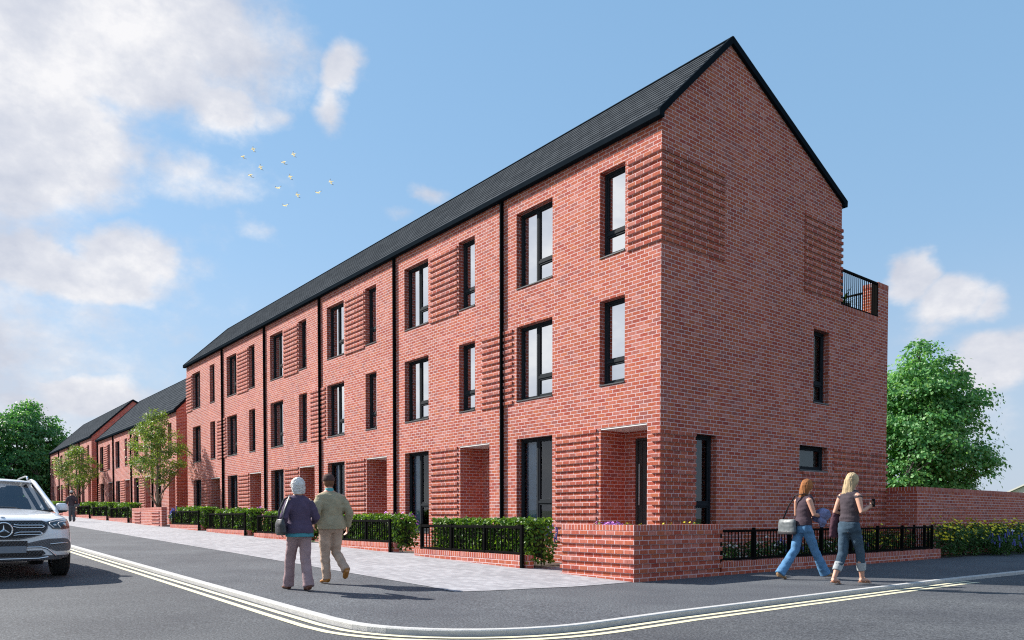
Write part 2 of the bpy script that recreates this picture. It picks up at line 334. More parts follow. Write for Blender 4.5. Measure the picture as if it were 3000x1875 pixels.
w1=nz3(7,5,.6); sw=node(nt,'ShaderNodeSeparateXYZ'); lnk(nt,w1.outputs['Color'],sw.inputs[0])
azw=math_(nt,'ADD',az,math_(nt,'MULTIPLY',math_(nt,'SUBTRACT',sw.outputs[0],.5),.10)); elw=math_(nt,'ADD',el,math_(nt,'MULTIPLY',math_(nt,'SUBTRACT',sw.outputs[1],.5),.07))
CL=[(1.43,.53,.20,.075,1.25),(1.47,.40,.10,.075,1.25),(1.3428,.4979,.072,.050,1.1),(1.2978,.4836,.057,.023,.8),(1.2556,.4667,.044,.024,.8),(1.2069,.4613,.030,.019,.5),(1.118,.512,.032,.025,.78),(1.128,.475,.026,.026,.66),(1.27,.385,.10,.028,.50),(1.3795,.3803,.053,.025,.5),(1.4232,.2706,.095,.030,1.1),(1.3591,.2931,.046,.034,1.0),(1.3942,.2569,.065,.018,.9),(1.3914,.1462,.056,.019,1.0),(1.4615,.1312,.048,.018,.7),(1.3479,.1300,.027,.020,.5),(.9979,.3998,.030,.013,.5),(1.0521,.3719,.048,.015,.4),(1.2131,.3451,.025,.018,.4),(.4151,.2688,.026,.023,.9),(.3723,.2406,.046,.025,.9),(.3358,.2400,.024,.022,.8),(.3929,.2159,.038,.023,.5),(.3268,.1721,.043,.032,1.0),(.3500,.1238,.049,.042,.45),(2.2,.22,.55,.30,1.7),(2.75,.5,.4,.25,.9),(-.45,.35,.35,.2,.8),(-2.6,.45,.45,.25,.8),(-1.2,.5,.5,.2,.9),(-.1,.3,.2,.06,.8)]  # includes unseen clouds added to brighten the reflections in the window panes
acc=None
for a,e,rx,ry,d in CL:
    u=math_(nt,'MULTIPLY',math_(nt,'SUBTRACT',azw,a),1/(rx*1.25)); v=math_(nt,'MULTIPLY',math_(nt,'SUBTRACT',elw,e),1/(ry*1.25))
    r2=math_(nt,'ADD',math_(nt,'MULTIPLY',u,u),math_(nt,'MULTIPLY',v,v)); g_=math_(nt,'MULTIPLY',math_(nt,'EXPONENT',math_(nt,'MULTIPLY',r2,-1.0)),d)
    acc=g_ if acc is None else math_(nt,'MAXIMUM',acc,g_)
n1=nz3(9,9,.62,(3,1,2)); n2=nz3(26,8,.65,(1,5,2))
den=math_(nt,'ADD',acc,math_(nt,'MULTIPLY',math_(nt,'SUBTRACT',n1.outputs['Fac'],.5),.70)); den=math_(nt,'ADD',den,math_(nt,'MULTIPLY',math_(nt,'SUBTRACT',n2.outputs['Fac'],.5),.34))
mr=node(nt,'ShaderNodeMapRange',interpolation_type='SMOOTHSTEP'); mr.inputs['From Min'].default_value=.25; mr.inputs['From Max'].default_value=.70; lnk(nt,den,mr.inputs['Value'])
n3=nz3(8,8,.6,(7,2,9)); cc=ramp(nt,[(.36,CLOUD_DARK),(.50,CLOUD_MID),(.62,CLOUD_LIT)]); lnk(nt,n3.outputs['Fac'],cc.inputs[0])
hz=node(nt,'ShaderNodeMapRange',interpolation_type='SMOOTHSTEP'); hz.inputs['From Min'].default_value=.34; hz.inputs['From Max'].default_value=-.02; hz.inputs['To Max'].default_value=.80; lnk(nt,el,hz.inputs['Value'])
sc_=node(nt,'ShaderNodeMix',data_type='RGBA',blend_type='MULTIPLY'); sc_.inputs[0].default_value=1; lnk(nt,sky.outputs[0],sc_.inputs[6]); sc_.inputs[7].default_value=SKYT
veil=ramp(nt,[(0,VEIL0),(.45,VEIL1),(1,VEIL2)]); lnk(nt,el,veil.inputs[0])
vm=node(nt,'ShaderNodeMix',data_type='RGBA'); vm.inputs[0].default_value=.72; lnk(nt,sc_.outputs[2],vm.inputs[6]); lnk(nt,veil.outputs[0],vm.inputs[7])
hm=node(nt,'ShaderNodeMix',data_type='RGBA'); lnk(nt,hz.outputs[0],hm.inputs[0]); lnk(nt,vm.outputs[2],hm.inputs[6]); hm.inputs[7].default_value=HAZE
cm=node(nt,'ShaderNodeMix',data_type='RGBA'); lnk(nt,math_(nt,'MULTIPLY',mr.outputs[0],.93),cm.inputs[0]); lnk(nt,hm.outputs[2],cm.inputs[6]); lnk(nt,cc.outputs[0],cm.inputs[7]); lnk(nt,cm.outputs[2],bg.inputs[0])
w.cycles.sampling_method='MANUAL'; w.cycles.sample_map_resolution=512

# ------------------------------------------------------------------ ground
YF=-2.177                        # line of the low front walls
def g(x,y=-2.177):               # footpath surface: rises along the street, slight fall to the kerb
    cl=lambda v:max(0.0,min(1.0,v))
    if x<1.9: b=.0203*(.35-x)
    else: b=-.0315
    if x<1.3: c=.02+.05*cl((1.3-x)/10); s_=cl((y+7.6)/5.4)
    else: k=cl((x-1.3)/.6); c=.02+.0115*k; s_=cl((y+7.6)/(5.4-2.4*k))
    return b+c*s_
RD=.057                          # road below the kerb top
def gl(x):                       # garden level beside the houses
    if x>-31: return max(.012,.25*g(x)+.01)
    if x>-54: return .60
    return 1.08
XS=[-220,-180,-150,-130,-110]+[-100+2*i for i in range(40)]+[-20+.5*i for i in range(43)]
XS=sorted(set(XS)); 
def strip(mb,xs,y0,y1,dz,hf=g,ny=1):
    for a,b in zip(xs[:-1],xs[1:]):
        for j in range(ny):
            ya=y0+(y1-y0)*j/ny; yb=y0+(y1-y0)*(j+1)/ny
            mb.quad((a,ya,hf(a,ya)+dz),(b,ya,hf(b,ya)+dz),(b,yb,hf(b,yb)+dz),(a,yb,hf(a,yb)+dz))
mb=MB(); strip(mb,[-900]+XS[:-1]+[1.9,900],-600,900,-.20,lambda x,y:g(max(x,-150))); tag(mb.build('ground',M['grass']),kind='structure')
mb=MB(); xs=[x for x in XS if x<1.9]+[1.9,90]; strip(mb,xs,-20,-7.60,-RD)
mb.quad((2.2,-7.60,-.0315-RD),(90,-7.60,-.0315-RD),(90,-4.6,-RD),(2.2,-4.6,-RD)); mb.quad((3.4,-4.6,-RD),(16,-4.6,-RD),(16,120,-RD),(3.4,120,-RD))
tag(mb.build('road',M['road']),kind='structure')
# kerb path (inner edge), y grows away on the side street
def side_x(y): 
    if y<2: return 4.06
    return 4.06+.0225*(y-2)**1.35
def kpath(off=0.0):
    P=[]
    for x in [x for x in XS if x<2.1]+[2.1]: P.append((x,-7.60-off))
    cx,cy,r=2.33,-5.87,1.73+off
    for i in range(1,12):
        a=R(-90+90*i/12); P.append((cx+math.cos(a)*r,cy+math.sin(a)*r))
    y=-5.87
    while y<60: P.append((side_x(y)+off,y)); y+=.6 if y<14 else 4
    return P
P0=kpath(0); P1=kpath(.092); mb=MB(); n=len(P0)
P1b=kpath(.082)
for (a,b,b2,c,d,d2) in zip(P0[:-1],P1b[:-1],P1[:-1],P0[1:],P1b[1:],P1[1:]):
    za,zc=g(*a)+.004,g(*c)+.004
    mb.quad((a[0],a[1],za),(b[0],b[1],za),(d[0],d[1],zc),(c[0],c[1],zc))
    mb.quad((b[0],b[1],za),(b2[0],b2[1],za-.012),(d2[0],d2[1],zc-.012),(d[0],d[1],zc))
    mb.quad((b2[0],b2[1],za-.012),(b2[0],b2[1],za-.13),(d2[0],d2[1],zc-.13),(d2[0],d2[1],zc-.012))
tag(mb.build('kerb',M['kerb']),kind='structure')
for o0,o1,ye in ((.150,.235,2.82),(.320,.410,2.75)):
    A=kpath(o0); B=kpath(o1); mb=MB()
    for i,(a,b,c,d) in enumerate(zip(A[:-1],B[:-1],A[1:],B[1:])):
        if a[1]>ye: break
        if c[1]>ye: c=(c[0],ye); d=(d[0],ye+.05)
        mb.quad(*[(p[0],p[1],q-RD+.004) for p,q in ((a,g(*P0[i])),(b,g(*P0[i])),(d,g(*P0[i+1])),(c,g(*P0[i+1])))])
    tag(mb.build('road_marking',M['line']),kind='structure')
# pavement
mb=MB(); xs=[x for x in XS if x<1.3]+[1.3,1.9,2.1]
strip(mb,xs,-7.60,-1.9,0,ny=5)
arc=[(2.1,-7.60)]+[(2.33+math.cos(R(-90+90*i/12))*1.73,-5.87+math.sin(R(-90+90*i/12))*1.73) for i in range(0,13)]
def PQ(*ps): mb.quad(*[(x,y,g(x,y)) for x,y in ps])
for (xa,ya),(xb,yb) in zip(arc[:-1],arc[1:]):
    PQ((xa,ya),(xb,yb),(xb,-5.8),(xa,-5.8)); PQ((xa,-5.8),(xb,-5.8),(xb,-4.5),(xa,-4.5)); PQ((xa,-4.5),(xb,-4.5),(xb,-1.9),(xa,-1.9))
y=-1.9
while y<60:
    y2=y+.6 if y<14 else y+4
    mb.quad((.9,y,0),(side_x(y),y,0),(side_x(y2),y2,0),(.9,y2,0)); y=y2
tag(mb.build('pavement',M['pave']),kind='structure')
mb=MB(); xs=[x for x in XS if x<-.1 and x>-130]+[.0]
strip(mb,xs,-5.2,-1.85,.005,ny=3)
for Q in (((0,-5.2),(.84,-5.25),(1.0,-4.8),(0,-4.8)),((0,-4.8),(1.0,-4.8),(1.30,-3.3),(0,-3.3)),((0,-3.3),(1.30,-3.3),(1.30,-1.85),(0,-1.85))): mb.quad(*[(x,y,g(x,y)+.006) for x,y in Q])
tag(mb.build('paved_footpath',M['pavers']),kind='structure')
# gardens: soil, and a paved path up to every porch
mb=MB(); xs=[x for x in XS if x>-90 and x<-.6]+[1.3]; xs=[x for x in xs if abs(x+31)>.3 and abs(x+54)>.3]+[-31.01,-30.99,-54.01,-53.99]; xs.sort()
strip(mb,xs,-1.85,.5,0,lambda x,y:gl(x)); mb.quad((.9,.5,.01),(1.3,.5,.01),(1.3,60,.01),(.9,60,.01)); mb.quad((-.1,.5,.012),(.9,.5,.012),(.9,60,.012),(-.1,60,.012))
tag(mb.build('garden_soil',M['soil']),kind='structure')
mb=MB()
for k in range(14):
    xr=-5*k if k<6 else -32.1-5.04*(k-6) if k<10 else -54.5-5.04*(k-10)
    a,b=xr-1.56-.15,xr-.32+.02; z=gl((a+b)/2)+.02
    mb.box(a,b,-1.86,.71,z-.03,z+.03 if k else z)
tag(mb.build('garden_path',M['pavers']),kind='structure')

# ------------------------------------------------------------------ buildings
def TF(u,d,z): return (u,d,z)
def TG(xg): return lambda u,d,z:(xg-d,u,z)
def tbox(mb,T,u0,u1,d0,d1,z0,z1):
    ps=[T(u0,d0,z0),T(u1,d1,z1)]; x0,x1=sorted((ps[0][0],ps[1][0])); y0,y1=sorted((ps[0][1],ps[1][1])); mb.box(x0,x1,y0,y1,z0,z1)
def wallgrid(mb,T,u0,u1,z0,z1,ops,flip=False):
    """ops: (u0,u1,z0,z1,depth)"""
    us=sorted(set([u0,u1]+[v for o in ops for v in o[:2]])); zs=sorted(set([z0,z1]+[v for o in ops for v in o[2:4]]))
    us=[v for v in us if u0<=v<=u1]; zs=[v for v in zs if z0<=v<=z1]
    for a,b in zip(us[:-1],us[1:]):
        for c,d in zip(zs[:-1],zs[1:]):
            if any(o[0]-1e-6<=a and b<=o[1]+1e-6 and o[2]-1e-6<=c and d<=o[3]+1e-6 for o in ops): continue
            mb.quad(T(a,0,c),T(b,0,c),T(b,0,d),T(a,0,d))
    for a,b,c,d,e in ops:
        mb.quad(T(a,0,c),T(a,0,d),T(a,e,d),T(a,e,c)); mb.quad(T(b,0,c),T(b,e,c),T(b,e,d),T(b,0,d))
        mb.quad(T(a,0,d),T(b,0,d),T(b,e,d),T(a,e,d)); mb.quad(T(a,0,c),T(a,e,c),T(b,e,c),T(b,0,c))
rnd=random.Random(11)
def window(bld,T,u0,u1,z0,z1,kind,low=False,dark=False):
    f=MB(); D0,D1=.14,.205; fw=.055
    def bar(a,b,c,d,d0=D0,d1=D1):
        x=[T(a,d0,c),T(b,d1,d)]; X=sorted((x[0][0],x[1][0])); Y=sorted((x[0][1],x[1][1])); f.cbox(X[0],X[1],Y[0],Y[1],c,d,.005)
    bar(u0+.002,u0+fw,z0+.03,z1-.002); bar(u1-fw,u1-.002,z0+.03,z1-.002); bar(u0+fw,u1-fw,z1-fw,z1-.002); bar(u0+fw,u1-fw,z0+.03,z0+.03+fw)
    cells=[]; a0,a1,c0,c1=u0+fw,u1-fw,z0+.03+fw,z1-fw; h=(z1-z0); zt=z0+h*(.345 if low else .29)
    if kind=='wide':
        um=u0+.47*(u1-u0); bar(um-.03,um+.03,c0,c1); cells=[(a0,um-.03,c0,c1),(um+.03,a1,zt+.03,c1),(um+.03,a1,c0,zt-.03)]; bar(um+.03,a1,zt-.03,zt+.03)
    elif kind=='narrow': bar(a0,a1,zt-.03,zt+.03); cells=[(a0,a1,zt+.03,c1),(a0,a1,c0,zt-.03)]
    else: cells=[(a0,a1,c0,c1)]
    for i,(a,b,c,d) in enumerate(cells):     # sashes stand a little behind the frame
        s=.038 if (kind!='wide' or i) else .022
        for q in ((a,a+s,c,d),(b-s,b,c,d),(a+s,b-s,d-s,d),(a+s,b-s,c,c+s)): bar(*q,D0+.014,D1-.005)
    fr=f.build('window',M['frame'],bld)
    for i,(a,b,c,d) in enumerate(cells):
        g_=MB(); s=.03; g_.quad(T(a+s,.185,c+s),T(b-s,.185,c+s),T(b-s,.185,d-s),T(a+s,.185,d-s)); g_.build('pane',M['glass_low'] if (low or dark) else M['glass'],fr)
    sb=MB(); x=[T(u0+.003,-.018,z0),T(u1-.003,.14,z0+.028)]; X=sorted((x[0][0],x[1][0])); Y=sorted((x[0][1],x[1][1])); sb.cbox(X[0],X[1],Y[0],Y[1],z0,z0+.028,.004)
    sb.build('sill',M['sill'],fr)
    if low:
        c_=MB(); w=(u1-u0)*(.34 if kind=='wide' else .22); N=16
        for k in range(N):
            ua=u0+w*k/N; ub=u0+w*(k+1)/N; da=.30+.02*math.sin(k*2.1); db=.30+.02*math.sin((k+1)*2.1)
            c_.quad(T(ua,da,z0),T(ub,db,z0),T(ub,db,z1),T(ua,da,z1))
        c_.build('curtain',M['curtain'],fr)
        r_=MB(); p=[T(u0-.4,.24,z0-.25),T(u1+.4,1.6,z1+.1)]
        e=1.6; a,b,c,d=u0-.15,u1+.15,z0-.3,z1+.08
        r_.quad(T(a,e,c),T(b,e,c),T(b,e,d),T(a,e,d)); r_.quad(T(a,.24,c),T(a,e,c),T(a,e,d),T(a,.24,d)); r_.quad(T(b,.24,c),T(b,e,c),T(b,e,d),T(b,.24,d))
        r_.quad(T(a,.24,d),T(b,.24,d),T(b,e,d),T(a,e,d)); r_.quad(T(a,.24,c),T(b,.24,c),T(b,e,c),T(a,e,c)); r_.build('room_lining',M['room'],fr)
    else:
        b_=MB(); zb=z0+.05; b_.quad(T(u0,.27,zb),T(u1,.27,zb),T(u1,.27,z1),T(u0,.27,z1)); b_.build('blind',M['green_blind'] if dark else M['blind'],fr)  # on the gable this sheet carries the painted green reflection
    return fr
def panel(bld,boxes,ztop,rows,pro=.032):
    """boxes: footprints (x0,x1,y0,y1) of one projecting course"""
    mb=MB()
    for k in range(rows):
        z1=ztop-.15*k; 
        for (x0,x1,y0,y1) in boxes: mb.box(x0,x1,y0,y1,z1-.069,z1+.003)
    return mb.build('brick_panel',M['brick'],bld)
def pF(a,b,pro=.032): return (a,b,-pro,.012)
def porch(bld,T,u0,u1,z0,z1,far=False):
    mb=MB(); d=.72; a,b=u0+.0,u1
    xd0,xd1=u0+.28,u1-.06; zt=z1-.18
    mb.quad(T(a,d,z0),T(xd0,d,z0),T(xd0,d,z1),T(a,d,z1)); mb.quad(T(xd1,d,z0),T(b,d,z0),T(b,d,z1),T(xd1,d,z1)); mb.quad(T(xd0,d,zt),T(xd1,d,zt),T(xd1,d,z1),T(xd0,d,z1))
    for u in (xd0,xd1): mb.quad(T(u,d,z0),T(u,d+.12,z0),T(u,d+.12,zt),T(u,d,zt))
    mb.build('porch_wall',M['brick'],bld)
    s=MB(); s.box(a+.002,b-.002,.004,d-.002,z1-.03,z1-.012); s.build('porch_ceiling',M['soffit'],bld)
    dm=MB(); dm.box(xd0,xd1,d+.06,d+.12,z0,zt)
    f_=.05
    for q in ((xd0,xd0+f_,z0,zt),(xd1-f_,xd1,z0,zt),(xd0+f_,xd1-f_,zt-f_,zt)): dm.cbox(q[0],q[1],d+.02,d+.07,q[2],q[3],.004)
    n=7; w=(xd1-xd0-2*f_)/n
    for k in range(n): dm.cbox(xd0+f_+k*w+.006,xd0+f_+(k+1)*w-.006,d+.045,d+.065,z0,zt-f_-.005,.004)
    door=dm.build('door',M['door'],bld)
    h=MB(); hx=xd0+.12; h.tube([(hx,d-.0,z0+1.2),(hx,d-.0,z0+2.05)],.011,8)
    for zz in (z0+1.3,z0+1.95): h.tube([(hx,d,zz),(hx,d+.05,zz)],.007,6)
    h.build('handle',M['steel'],door)
def slope(mb,x0,x1,ya,za,yb,zb,steps=14):
    """tiled roof pitch from eave (ya,za) to ridge (yb,zb) with lapped courses"""
    L=math.hypot(yb-ya,zb-za); ny,nz_=-(zb-za)/L,(yb-ya)/L
    if nz_<0: ny,nz_=-ny,-nz_
    if mb.uv is None: mb.uv=[]
    for k in range(steps):
        t0=k/steps; t1=(k+1)/steps; r=.011
        a=(ya+(yb-ya)*t0+ny*r,za+(zb-za)*t0+nz_*r); b=(ya+(yb-ya)*t1,za+(zb-za)*t1); c=(ya+(yb-ya)*t0,za+(zb-za)*t0)
        mb.quad((x0,a[0],a[1]),(x1,a[0],a[1]),(x1,b[0],b[1]),(x0,b[0],b[1]))
        v0=k*.22; mb.uv.append([(x0,v0+.001),(x1,v0+.001),(x1,v0+.219),(x0,v0+.219)])
        mb.quad((x0,c[0],c[1]),(x1,c[0],c[1]),(x1,a[0],a[1]),(x0,a[0],a[1])); mb.uv.append([(x0,v0+.001),(x1,v0+.001),(x1,v0+.003),(x0,v0+.003)])
def terrace(name,label,xr,nh,pitch,dz,storeys,ay,az,depth,re,zbase):
    """xr right end, ay/az ridge, re rear eave height"""
    xl=xr-nh*pitch-(.22 if storeys==3 else .0)
    bld=thing('terraced_house_row',label,'building',(xr,0,gl(xr-2)),'rows of red brick terraced houses')
    ez=(8.5 if storeys==3 else 5.95)+dz          # wall head at the street eave
    ops=[]; wins=[]
    for k in range(nh):
        o=xr-pitch*k; s=pitch/5.0
        W=(o-4.28,o-3.04); Nn=(o-1.60,o-.91); PR=(o-1.56,o-.32)
        wins.append((W[0],W[1],.60+dz,2.83+dz,'wide',True)); ops.append((PR[0],PR[1],zbase,2.83+dz,.72))
        for (z0,z1) in ([(3.68,5.40),(6.25,7.98)] if storeys==3 else [(3.68,5.42)]):
            wins.append((W[0],W[1],z0+dz,z1+dz,'wide',False)); wins.append((Nn[0],Nn[1],z0+dz,z1+dz,'narrow',False))
    wl=MB(); wallgrid(wl,TF,xl,xr,zbase,ez,[(a,b,c,d,.21) for a,b,c,d,_,_ in wins]+ops)
    gops=[]
    if storeys==3: gw=[(1.06,1.74,.55,2.675,'narrow',True),(4.82,6.06,2.09,2.68,'small',False),(5.38,6.07,3.68,5.39,'narrow',False)]
    else: gw=[]
    G=TG(xr)
    if storeys==3:
        wallgrid(wl,G,0,6.59,zbase,ez,[(a,b,c,d,.21) for a,b,c,d,_,_ in gw]); wallgrid(wl,G,6.59,9.0,zbase,6.15,[])
        # terrace storey at the back with its corner pier
        wl.quad((xl,9,zbase),(xr,9,zbase),(xr,9,6.15),(xl,9,6.15)); wl.quad((xl,6.59,6.12),(xr,6.59,6.12),(xr,9,6.12),(xl,9,6.12)); wl.quad((xl,6.59,zbase),(xl,9,zbase),(xl,9,6.15),(xl,6.59,6.15))
        x0=xr-.42
        for a,b,c,d in (((xr,8.46),(xr,9.0),0,0),((x0,8.46),(xr,8.46),0,0),((x0,8.46),(x0,9.0),0,0),((x0,9),(xr,9),0,0)): wl.quad((*a,6.12 if a!=(xr,8.46) or b[0]!=xr else 6.15),(*b,6.12 if a!=(xr,8.46) or b[0]!=xr else 6.15),(*b,6.95),(*a,6.95))
    else: wallgrid(wl,G,0,depth,zbase,ez,[])
    wl.add([(xr,0,ez),(xr,depth,ez),(xr,depth,re-.06),(xr,ay,az-.07)],[(0,1,2,3)]); wl.add([(xl,0,ez),(xl,depth,ez),(xl,depth,re-.06),(xl,ay,az-.07)],[(3,2,1,0)])
    wl.quad((xl,0,zbase),(xl,0,ez),(xl,depth,ez),(xl,depth,zbase)); wl.quad((xl,depth,zbase),(xr,depth,zbase),(xr,depth,re-.05),(xl,depth,re-.05))
    wl.build('wall',M['brick'],bld)
    for a,b,c,d,kd,low in wins: window(bld,TF,a,b,c,d,kd,low)
    for a,b,c,d,kd,low in gw: window(bld,G,a,b,c,d,kd,low,True)
    for a,b,c,d,e in ops: porch(bld,TF,a,b,gl((a+b)/2)+.05,d)
    # roof
    rf=MB(); ov=.06
    slope(rf,xl-.12,xr+ov,-.11,ez+.05,ay,az,14); slope(rf,xl-.12,xr+ov,depth+.12,re,ay,az,20)
    rf_o=rf.build('roof',M['slate'],bld)
    rt=MB(); rt.tube([(xl-.12,ay,az+.0),(xr+ov,ay,az+.0)],.035,6); rt.build('ridge',M['gutter'],rf_o)
    for xa,xb in ((xr+.002,xr+ov+.012),(xl-.132,xl-.002)):
        for (y0,z0,y1,z1) in ((-.12,ez+.05,ay,az+.02),(ay+.001,az+.02,depth+.13,re)):
            vg=MB(); L=math.hypot(y1-y0,z1-z0); n_=(-(z1-z0)/L,(y1-y0)/L); h=.10
            pts=[(y0+n_[0]*.02,z0+n_[1]*.02),(y1+n_[0]*.02,z1+n_[1]*.02),(y1,z1-h*1.25),(y0,z0-h*1.25)]
            vs=[(xa,*p) for p in pts]+[(xb,*p) for p in pts]; vg.add(vs,[(0,1,2,3),(7,6,5,4),(0,4,5,1),(1,5,6,2),(2,6,7,3),(3,7,4,0)]); vg.build('verge_board',M['gutter'],bld)
    gt=MB(); gt.cbox(xl-.14,xr+.075,-.135,-.002,ez-.075,ez+.055,.012); gt.build('gutter',M['gutter'],bld)
    gt=MB(); gt.cbox(xl-.14,xr+.075,depth+.002,depth+.13,re-.13,re-.02,.012); gt.build('gutter',M['gutter'],bld)
    for k in range(1,nh+(0 if storeys==3 else 1)):
        o=xr-pitch*k+.2125 if k<nh else xl+.06
        p=MB(); p.cbox(o-.0325,o+.0325,-.085,-.002,zbase,ez-.02,.008); pb=p.build('downpipe',M['pipe'],bld)
    return bld,xl,ez
B1,xl1,ez1=terrace('a','long three storey red brick terrace with grey pitched roof on the street corner',0.0,6,5.0,0.0,3,2.09,10.68,6.59,8.60,-.4)
# projecting brick courses of the corner terrace
e_=.032
panel(B1,[(-.85,e_,-e_,.012),(-.012,e_,.012,1.935)],7.93,12)
panel(B1,[(-.012,e_,4.93,6.59-.012),(-.5,e_,6.59-.012,6.59+e_)],7.93,12)
for k in (1,2,3,4): panel(B1,[pF(-5*k-2.95,-5*k-1.66)],7.93,12)
panel(B1,[(-30.22-e_,-29.35,-e_,.012)],7.93,12)
for k in (1,3,5): panel(B1,[pF(-5*k-.64,-5*k+.58)],5.38,12)
for k in range(6): panel(B1,[pF(-5*k-2.95,-5*k-1.67)],2.83,16)
panel(B1,[(-.2,e_,-e_,.012),(-.012,e_,.012,1.05)],2.68,16)
panel(B1,[(-.012,e_,6.3,9.0-.012),(-.4,e_,9.0-.012,9.0+e_)],2.68,4); panel(B1,[(-.012,e_,4.93,9.0-.012),(-.4,e_,9.0-.012,9.0+e_)],2.08,13)
B2,xl2,ez2=terrace('b','middle two storey brick terrace behind the young tree, left of the taller row',-32.1,4,5.04,.59,2,2.87,9.66,8.3,6.75,.0)
B3,xl3,ez3=terrace('c','farthest two storey brick terrace, behind the second young tree',-54.5,4,5.04,1.09,2,2.87,10.05,8.3,7.2,.4)
for B,xr,xl,dz in ((B2,-32.1,xl2,.60),(B3,-54.5,xl3,1.05)):
    p=5.04
    panel(B,[pF(xr-3*p-2.95,xr-3*p-1.66)],5.38+dz,12); panel(B,[pF(xr-2*p-.64,xr-2*p+.58)],5.38+dz,12)
    if dz>1: panel(B,[pF(xr-2.95,xr-1.66)],5.38+dz,12)
    for k in (1,2) if dz>1 else (1,2): panel(B,[pF(xr-p*k-2.95,xr-p*k-1.67)],2.83+dz,15)
    panel(B,[(xl-e_,xl+.62,-e_,.012)],2.83+dz,15); panel(B,[(xr-.2,xr+e_,-e_,.012),(xr-.012,xr+e_,.012,1.9)],2.83+dz,15)
# caps of the parapet + terrace railing
def capbox(parent,x0,x1,y0,y1,z0,z1,name='coping'):
    m=MB(); m.cbox(x0,x1,y0,y1,z0,z1,.004); return m.build(name,M['cap'],parent)
capbox(B1,-.425,.004,8.455,9.004,6.95,7.05)
m=MB(); m.box(-.22,.003,6.64,8.455,6.045,6.152); m.build('coping',M['cap'],B1)
rl=MB(); rl.cbox(-.05,.0,6.63,8.455,6.97,7.03,.005); rl.cbox(-.05,.0,6.63,8.455,6.155,6.19,.005); rl.cbox(-.05,.0,6.6,6.64,6.155,7.03,.005); rl.cbox(-.16,.0,8.40,8.452,6.155,7.03,.005)
for i in range(17): rl.cbox(-.034,-.016,6.70+i*.098,6.722+i*.098,6.19,6.97,.003)
rl.build('terrace_railing',M['rail'],B1)
rl=MB(); rl.cbox(-30,-.43,8.86,8.9,6.95,7.0,.004); rl.cbox(-30,-.43,8.86,8.9,6.2,6.23,.004)
for i in range(60): rl.cbox(-.6-i*.1,-.585-i*.1,8.87,8.885,6.23,6.95,.002)
rl.build('terrace_railing',M['rail'],B1)
# ------------------------------------------------------------------ low walls, fences, planters
XF=1.32
def lowwall(label,x0,x1,top,group='low brick walls under the fences'):
    t=thing('low_wall',label,'wall',(x0,YF,g((x0+x1)/2)),group)
    zb=g(x1)-.3; xe=x1-.03
    m=MB(); m.box(x0,xe,YF,YF+.215,zb,top-.1); m.box(xe,x1+.12,YF+.10,YF+.215,zb,top-.1); m.build('wall',M['brick'],t)
    capbox(t,x0,xe,YF-.001,YF+.216,top-.1,top); capbox(t,xe+.001,x1+.121,YF+.10,YF+.216,top-.1,top)
    return t
def fence(label,x0,x1,top,base,zpost,group='black railings on the low walls'):
    """three bays; the last post runs down to the ground"""
    t=thing('metal_fence',label,'fence',(x0,YF+.04,base),group); y0=YF+.035; y1=y0+.05
    def post(a,b,c,d,y_0=y0-.004,y_1=y1+.004):
        m=MB(); m.cbox(a,b,y_0,y_1,c,d,.004); return m.build('post',M['rail'],t)
    post(x0,x0+.055,base,top+.02); post(x1-.03,x1+.025,zpost,top+.02,YF+.005,YF+.06)
    L=(x1-.03-x0-.055)
    for k in (1,2): c=x0+.055+L*k/3; post(c-.02,c+.02,base,top+.03)
    e=[x0+.055]+[x0+.055+L*k/3 for k in (1,2)]+[x1-.03]
    for k in range(3):
        a,b=e[k]+(.02 if k else 0),e[k+1]-(.02 if k<2 else 0); m=MB(); m.cbox(a,b,y0,y1,top-.055,top,.004); m.cbox(a,b,y0,y1,base+.008,base+.05,.004)
        n=10
        for i in range(n): c=a+(b-a)*(i+.5)/n; m.cbox(c-.009,c+.009,y0+.015,y1-.015,base+.05,top-.055,.002)
        m.build('railing_panel',M['rail'],t)
    return t
FW=[(-5.25,-1.48,.318,.865,'lowest, beside the corner planter'),(-10.25,-6.38,.42,.966,'between the first and second paths from the corner'),(-15.2,-11.35,.515,1.085,'behind the walking couple'),(-20.15,-16.1,.59,1.17,'just left of the walking couple'),(-25.13,-21.2,.725,1.285,'right of the brick screen wall under the young tree'),(-37.4,-33.0,.995,1.545,'directly left of the screen wall with the near young tree'),(-42.4,-38.1,1.09,1.65,'between two other railings left of the screen wall'),(-47.5,-43.2,1.19,1.753,'just right of the man in the cap'),(-60.1,-56.3,1.45,2.0,'just beyond the wing mirror of the white car'),(-65.1,-61.3,1.53,2.1,'farthest, glimpsed over the wing mirror of the white car')]
for (a,b,wt,ft,ds) in FW:
    lowwall('low brick wall topped with upright bricks, '+ds,a,b,wt)
    fence('black metal railing, '+ds,a+.2,b,ft,wt+.004,g(b)-.02)
def screen(x0,x1,top,label):
    t=thing('screen_wall',label,'wall',(x0,YF,g(x0)),'brick screen walls on the footpath'); zb=g(x1)-.3
    m=MB(); m.box(x0,x1,YF+.01,YF+.235,zb,top-.1)
    k=0
    while top-.13-.15*k>g(x1)+.05:
        z=top-.175-.15*k
        for a,b in ((x0+.5,x0+1.75),(x1-1.75,x1-.35)): m.box(a,b,YF-.03,YF+.02,z-.067,z)
        k+=1
    m.build('wall',M['brick'],t); capbox(t,x0,x1,YF+.006,YF+.24,top-.1,top); return t
screen(-32.03,-26.5,1.48,'chest high brick screen wall with the nearer young tree behind it')
screen(-54.8,-48.3,1.95,'distant brick screen wall the man in the cap walks past')
